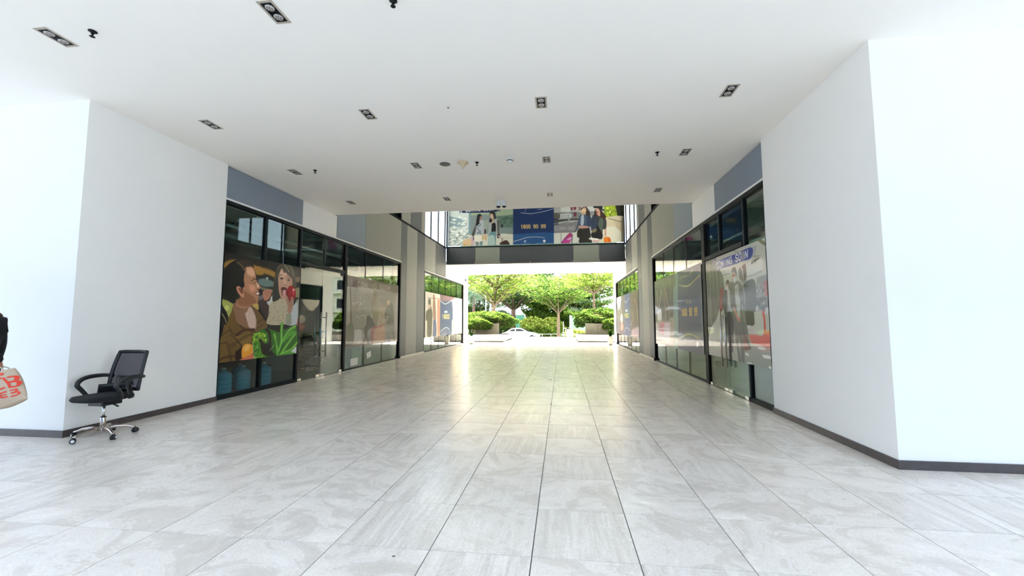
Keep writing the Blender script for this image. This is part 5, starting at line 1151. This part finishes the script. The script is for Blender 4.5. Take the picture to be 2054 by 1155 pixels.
for lb, x0, h, sd0 in (('left of the exit', -3.25, .62, 1), ):
    pass
def pot(label, x, y, seed):
    t = empty('potted_plant', (x, y, 0), label, 'potted plant'); q = random.Random(seed)
    MB().add([(-.11, -.11, .03), (.11, -.11, .03), (.11, .11, .03), (-.11, .11, .03), (-.16, -.16, .47), (.16, -.16, .47), (.16, .16, .47), (-.16, .16, .47), (-.13, -.13, .47), (.13, -.13, .47), (.13, .13, .47), (-.13, .13, .47), (-.12, -.12, .42), (.12, -.12, .42), (.12, .12, .42), (-.12, .12, .42)],
       [(3, 2, 1, 0), (0, 1, 5, 4), (1, 2, 6, 5), (2, 3, 7, 6), (3, 0, 4, 7), (4, 5, 9, 8), (5, 6, 10, 9), (6, 7, 11, 10), (7, 4, 8, 11), (8, 9, 13, 12), (9, 10, 14, 13), (10, 11, 15, 14), (11, 8, 12, 15), (12, 13, 14, 15)]).build('pot', M['potw'], t, .008)
    MB().box(-.09, .09, -.09, .09, 0, .03).build('foot', M['black'], t); MB().box(-.12, .12, -.12, .12, .42, .435).build('soil', M['soil'], t)
    for k in range(22):
        a = q.uniform(0, 6.28); l = q.uniform(.28, .5); lean = q.uniform(.15, .75); pts = [Vector((.04*math.cos(a), .04*math.sin(a), .42))]
        for j in range(1, 6): u = j/5; pts.append(Vector((math.cos(a)*(.04+l*lean*u**1.3), math.sin(a)*(.04+l*lean*u**1.3), .42+l*u*(1-.35*lean*u))))
        vs = []; fs = []; n_ = Vector((-math.sin(a), math.cos(a), 0))
        for j, p in enumerate(pts): w = .028*math.sin(math.pi*(.15+.83*j/5)); vs += [p-n_*w, p+n_*w, p+Vector((0, 0, -.006))]
        for j in range(5): b = 3*j; fs += [(b, b+3, b+4, b+1), (b, b+2, b+5, b+3), (b+1, b+4, b+5, b+2)]
        MB().add(vs, fs).build('blade_leaf', LF['green'], t)
pot('white square pot with spiky green leaves left of the exit', -5.12, 23.05, 3); pot('white square pot with spiky green leaves right of the exit', 2.58, 22.85, 5)
# ------------------------------------------------------------------ trees
def tree(label, base, fork, layers, R0, mt, mt2, seed, leaf=.13, n=7000, trunk=.13, lean=(0, 0), bark='bark', up=.6, density=1.0):
    """umbrella tree: straight stem, whorls of near-horizontal boughs each carrying a flat tray of leaves"""
    q = np.random.RandomState(seed); t = empty('umbrella_tree', base, label, 'tree'); top = layers[-1][0]-base[2]; lx, ly = lean
    ax = lambda z: Vector((lx*(z/top)**1.2, ly*(z/top), z))
    tm = MB(); N_ = 8; tm.tube([ax(top*i/N_) for i in range(N_+1)], [trunk*(1-.75*i/N_) for i in range(N_+1)], 10); tm.build('trunk', M[bark], t)
    P = []; bm_ = MB()
    for li, (z, r) in enumerate(layers):
        zz = z-base[2]; nbr = 7+li % 3; z0 = max(fork, zz-.45*r-.1)
        for k in range(nbr):
            a = k*2*math.pi/nbr+li*.7+q.uniform(-.25, .25); rr = r*q.uniform(.75, 1.05); s0 = ax(z0); e = ax(zz)+Vector((math.cos(a)*rr, math.sin(a)*rr, q.uniform(-.15, .2)*r*.4)); md = s0.lerp(e, .5)+Vector((0, 0, .10*r))
            bm_.tube([s0, md, e], [trunk*.32, trunk*.18, .012], 5)
            m_ = int(n*density/(nbr*len(layers))*(r/R0)); u = q.rand(m_)**.6; c = np.array([s0.lerp(md, min(1, 2*x)) if x < .5 else md.lerp(e, 2*x-1) for x in u]); sp = (.10+.30*u)*rr*.62
            off = q.randn(m_, 3)*np.stack([sp, sp, sp*.16], 1)*.75; P.append(c+off+np.array([0, 0, .05*r]))
    bm_.build('boughs', M[bark], t); P = np.vstack(P); k = int(len(P)*.62); q.shuffle(P)
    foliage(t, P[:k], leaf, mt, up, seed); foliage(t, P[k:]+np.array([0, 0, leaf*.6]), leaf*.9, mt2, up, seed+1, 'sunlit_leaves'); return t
tree('leaning umbrella tree behind the left hedge', (-5.95, 34, -1), 3.4, [(4.0, 3.0), (4.7, 3.6), (5.5, 3.4), (6.4, 2.8), (7.4, 2)], 3.6, 'lime', 'yellow', 31, .12, 11000, .2, (.9, 0), up=.7)
tree('slim umbrella tree behind the right hedge', (2.55, 33, -1), 4.4, [(4.05, 2.4), (4.6, 3.0), (5.3, 3.2), (6.2, 2.6), (7.2, 1.8)], 3.2, 'lime', 'yellow', 37, .11, 9000, .12, (-.1, 0), up=.7)
tree('spreading tree in the middle of the view, forking low', (-.4, 42, -1), 2.7, [(3.3, 2.6), (3.9, 3.5), (4.5, 3.9), (5.2, 3.2)], 3.9, 'green', 'lime', 41, .14, 10000, .2, (.1, 0), up=.65)
tree('big dark tree left of centre behind the parked car', (-6.2, 52, -1), 3.6, [(4.2, 4.2), (5.2, 5.4), (6.3, 5.8), (7.6, 5.2), (8.8, 4)], 5.8, 'green', 'grey', 43, .2, 11000, .38, (.2, 0), 'barkd', .5)
tree('big tree with reddish branches right of centre', (1.6, 54, -1), 3.4, [(4.4, 4.4), (5.4, 5.2), (6.6, 5.6), (8, 4.6)], 5.6, 'green', 'green', 47, .2, 10000, .34, (1.2, 0), 'barkd', .5)
tree('tall green tree at the back of the park, centre left', (-3.4, 62, -1), 3.5, [(4.4, 5), (5.8, 6), (7.4, 6.5), (9.2, 5.5), (11, 4)], 6.5, 'dark', 'green', 53, .24, 11000, .35, (0, 0), 'barkd', .45)
t = empty('apartment_building', (17, 64, -1), 'pale apartment block beyond the park, just right of the exit view', 'building'); MB().box(-9.5, 12, 0, 12, 0, 13).build('wall', M['potw'], t); MB().box(-9.8, 12.3, -.3, 12.3, 13, 13.5).build('roof_slab', M['concrete'], t)
for rw in range(4):
    for cl in range(8):
        x = -8.6+cl*2.6; w_ = MB().box(x, x+1.4, -.06, .05, 1.2+rw*3.1, 2.9+rw*3.1).build('window', M['steel'], t); MB().box(x+.08, x+1.32, -.07, -.05, 1.28+rw*3.1, 2.82+rw*3.1).build('pane', M['carg'], w_)
    MB().box(-9.6, 12.1, -1.0, 0, .6+rw*3.1, .75+rw*3.1).build('balcony_slab', M['paving'], t)
tree('low bushy tree at the back, right of the middle tree', (3.8, 50, -1), 1.2, [(1.6, 2.2), (2.5, 2.8), (3.4, 2.6)], 2.8, 'green', 'grey', 61, .16, 6000, .14, (0, 0), 'bark', .3)
tree('dark tree at the far left of the park behind the palm', (-13, 58, -1), 2.2, [(3.2, 4.6), (4.8, 5.4), (6.6, 5.2), (8.4, 4)], 5.4, 'dark', 'grey', 67, .22, 9000, .34, (0, 0), 'barkd', .4)
def bush(label, loc, r, mt, mt2, seed, n=5000, leaf=.12, name='bush'):
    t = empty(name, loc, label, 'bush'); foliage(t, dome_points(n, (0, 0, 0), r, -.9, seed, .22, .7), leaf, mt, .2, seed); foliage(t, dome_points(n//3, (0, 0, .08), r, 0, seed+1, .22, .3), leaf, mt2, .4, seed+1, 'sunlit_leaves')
    bs = MB()
    for k in range(7): a = k*.9; bs.tube([(.15*math.cos(a), .15*math.sin(a), -r[2]), (.6*r[0]*math.cos(a), .6*r[1]*math.sin(a), .3*r[2])], [.03, .01], 5)
    bs.build('stems', M['bark'], t); return t
bush('yellow-green bush behind the railing, left half', (-3.6, 50.6, .35), (1.5, 1, 1.25), 'lime', 'yellow', 71, 3200, .16); bush('yellow-green bush behind the railing, against the middle tree', (-1.3, 50.4, .3), (1.4, 1, 1.2), 'lime', 'yellow', 73, 3200, .16)
bush('low yellow bush between the middle tree and the right hedge', (1.5, 45, -.45), (1.1, .8, .65), 'yellow', 'yellow', 79, 2600); bush('dense green bush filling the back of the park', (-2.2, 58, 1.6), (3.2, 1.4, 2.6), 'green', 'lime', 83, 6000, .2)
bush('dense green bush at the back, behind the middle tree', (2.6, 60, 1.2), (3.4, 1.4, 2.2), 'green', 'lime', 89, 8000, .18); bush('dark hedge mass at the back left behind the palm', (-9.6, 58, .8), (3.4, 1.4, 1.8), 'dark', 'grey', 97, 7000, .18); bush('low pale bush at the back right', (5.6, 56, .2), (1.8, 1.2, 1.2), 'lime', 'yellow', 101, 3000, .18)
# palm
t = empty('palm_tree', (-9.4, 43, -1), 'grey-green palm tree with drooping fronds at the left of the exit view', 'palm'); MB().tube([(0, 0, 0), (.05, 0, 2.5), (.1, 0, 5.3)], [.2, .15, .13], 12).build('trunk', M['barkd'], t)
q = random.Random(9)
for k in range(26):
    a = k*2.4; el_ = q.uniform(-.2, 1.1); L_ = q.uniform(2.0, 2.7); pts = []; p = Vector((.1, 0, 5.3)); d = Vector((math.cos(a)*math.cos(el_), math.sin(a)*math.cos(el_), math.sin(el_)))
    for j in range(9): pts.append(p.copy()); p += d*L_/8; d = (d+Vector((0, 0, -.26))).normalized()
    vs = []; fs = []
    for j in range(1, 9):
        dd = (pts[j]-pts[j-1]).normalized(); sd1 = dd.cross(Vector((0, 0, 1))); sd1 = (sd1 if sd1.length > .1 else Vector((1, 0, 0))).normalized()
        for m_ in range(4):
            b0 = pts[j-1].lerp(pts[j], m_/4)
            for e in (-1, 1): l = .42*math.sin(math.pi*min(1, (j+.5)/9.5)); tip = b0+(sd1*e*.7+dd*.4+Vector((0, 0, -.75)))*l; i0 = len(vs); vs += [b0, b0+dd*.045, tip]; fs.append((i0, i0+1, i0+2))
    o = MB().add(vs, fs); o.tube(pts, .018, 4); o.build('frond', LF['grey'], t)
# ------------------------------------------------------------------ street: car, lamp, hoardings, railing, cabinet
cr_ = empty('parked_car', (-4.75, 47.6, -1.0), 'white sedan car on the road beyond the exit', 'car')
pr_ = [(-2.2, .35), (-2.25, .62), (-2.15, .88), (-1.72, .98), (-1.05, 1.38), (-.55, 1.47), (.1, 1.46), (.95, 1.02), (1.7, .92), (2.15, .74), (2.22, .5), (2.18, .33)]
secs = []; vs = []; fs = []
for e, (w, ins) in enumerate(((-.86, 0), (-.78, .02), (.78, .02), (.86, 0))):
    for x, z in pr_:
        k = (.16 if z > 1.2 else 0); yy = w*(1-k) if True else w; vs.append((x*(1-ins*.4), yy, z-(0 if abs(w) < .8 else (.05 if z > .6 else 0))))
n = len(pr_)
for e in range(3):
    for i in range(n-1): a = e*n+i; fs.append((a, a+n, a+n+1, a+1))
fs += [tuple(range(n)), tuple(range(3*n, 4*n))[::-1], (0, n-1, 2*n-1, n), (n, 2*n-1, 3*n-1, 2*n), (2*n, 3*n-1, 4*n-1, 3*n)]
MB().add(vs, fs, False).build('body_shell', M['carp'], cr_, .03)
for e in (-1, 1):
    y = e*.835
    for nm, pts in (('side_window', [(-.5, 1.06), (-.5, 1.36), (.05, 1.36), (.72, 1.06)]), ('side_window', [(-1.3, 1.06), (-.98, 1.32), (-.6, 1.36), (-.6, 1.06)])):
        vs = [(x, y*(1-.13*(z-1)/.4)+e*.012, z) for x, z in pts]+[(x, y*(1-.13*(z-1)/.4)-e*.03, z) for x, z in pts]; MB().add(vs, [(0, 1, 2, 3), (7, 6, 5, 4), (0, 4, 5, 1), (1, 5, 6, 2), (2, 6, 7, 3), (3, 7, 4, 0)]).build(nm, M['carg'], cr_)
    for x in (-1.38, 1.38):
        w_ = MB().tube([(x, e*.68, .32), (x, e*.88, .32)], .32, 24).build('wheel', M['tyre'], cr_); MB().tube([(x, e*.875, .32), (x, e*.89, .32)], .2, 16).build('hubcap', M['steel'], w_)
        MB().tube([(x, e*.8, .34), (x, e*.872, .34)], .37, 24).build('wheel_arch', M['tyre'], cr_)
    MB().box(-2.24, -2.1, e*.5, e*.74, .66, .82).build('tail_lamp', M['red'], cr_); MB().box(2.08, 2.2, e*.45, e*.74, .6, .74).build('headlamp', M['lampw'], cr_); MB().box(.55, .68, e*.86, e*1.0, 1.0, 1.12).build('wing_mirror', M['carp'], cr_, .02)
MB().add([(.18, -.66, 1.455), (.18, .66, 1.455), (.93, .72, 1.05), (.93, -.72, 1.05)], [(0, 1, 2, 3)]).build('windscreen', M['carg'], cr_)
t = empty('street_lamp', (-7.45, 40, -1), 'curved white street lamp beyond the left hedge', 'street lamp'); MB().tube(rr_path([(0, 0, 0), (0, 0, 4.0), (-.08, 0, 4.8), (-.4, 0, 5.2), (-.75, 0, 5.3)], 6), .05, 8).build('pole', M['steel'], t); MB().box(-1.1, -.7, -.08, .08, 5.24, 5.34).build('lamp_head', M['plasticw'], t, .02)
t = empty('utility_pole', (-7.1, 40.6, -1), 'straight white pole beside the curved street lamp', 'pole'); MB().tube([(0, 0, 0), (0, 0, 4.9)], [.09, .07], 10).build('shaft', M['potw'], t); MB().box(-.1, .1, -.1, .1, 0, .1).build('foot', M['steel'], t)
def hoarding(label, x0, x1, y, z0, z1, m, fr='potw'):
    t = empty('sheet_hoarding', (x0, y, z0), label, 'hoarding'); n_ = max(2, round((x1-x0)/.32))
    for k in range(n_):
        a = (x1-x0)*k/n_; w = (x1-x0)/n_; MB().add([(a, 0, 0), (a+w*.35, -.05, 0), (a+w*.65, -.05, 0), (a+w, 0, 0), (a, .02, 0), (a+w, .02, 0), (a, 0, z1-z0), (a+w*.35, -.05, z1-z0), (a+w*.65, -.05, z1-z0), (a+w, 0, z1-z0), (a, .02, z1-z0), (a+w, .02, z1-z0)],
            [(0, 1, 7, 6), (1, 2, 8, 7), (2, 3, 9, 8), (5, 4, 10, 11), (3, 5, 11, 9), (4, 0, 6, 10), (6, 7, 8, 9, 11, 10), (0, 4, 5, 3, 2, 1)]).build('corrugated_sheet', M[m], t)
    for x in (0, x1-x0): MB().box(x-.07, x+.07, -.06, .06, 0, z1-z0+.06).build('post', M[fr], t)
hoarding('dark green corrugated sheet gate behind the parked car', -6.35, -4.85, 54, -1, 2.05, 'greenp'); hoarding('pale green corrugated hoarding right of the middle tree', 1.0, 3.4, 53, -1, 1.9, 'pales', 'steel')
t = empty('metal_railing', (-3.9, 43.5, -1), 'low thin metal railing in front of the yellow bushes', 'railing')
for z in (.9, .45, .1): MB().tube([(0, 0, z), (5.4, 0, z)], .018, 6).build('rail', M['steel'], t)
for k in range(7): MB().tube([(.9*k, 0, 0), (.9*k, 0, .92)], .022, 6).build('post', M['steel'], t)
t = empty('utility_cabinet', (.75, 43, -1), 'white utility cabinet right of the middle tree', 'cabinet'); MB().box(-.34, .34, -.2, .2, .06, 1.2).build('body', M['plasticw'], t, .01); MB().box(-.3, .3, -.215, -.2, .12, 1.12).build('door', M['plasticw'], t); MB().box(-.36, .36, -.22, .22, 1.2, 1.25).build('lid', M['plasticw'], t); MB().box(-.36, .36, -.21, .21, 0, .06).build('plinth', M['greyp'], t)
t = empty('tree_guard_pole', (.12, 41.5, -1), 'thin white pole propped beside the middle tree', 'pole'); MB().tube([(0, 0, 0), (0, 0, 2.2)], .03, 8).build('pole', M['potw'], t); MB().tube([(0, 0, 1.6), (.5, 0, 1.35)], .025, 8).build('brace', M['potw'], t)
ST(B('lawn', M['grass'], -60, 60, 49, 110, -1.0, -.94)); ST(B('kerb', M['paving'], -60, 60, 44.2, 44.5, -1.0, -.85))
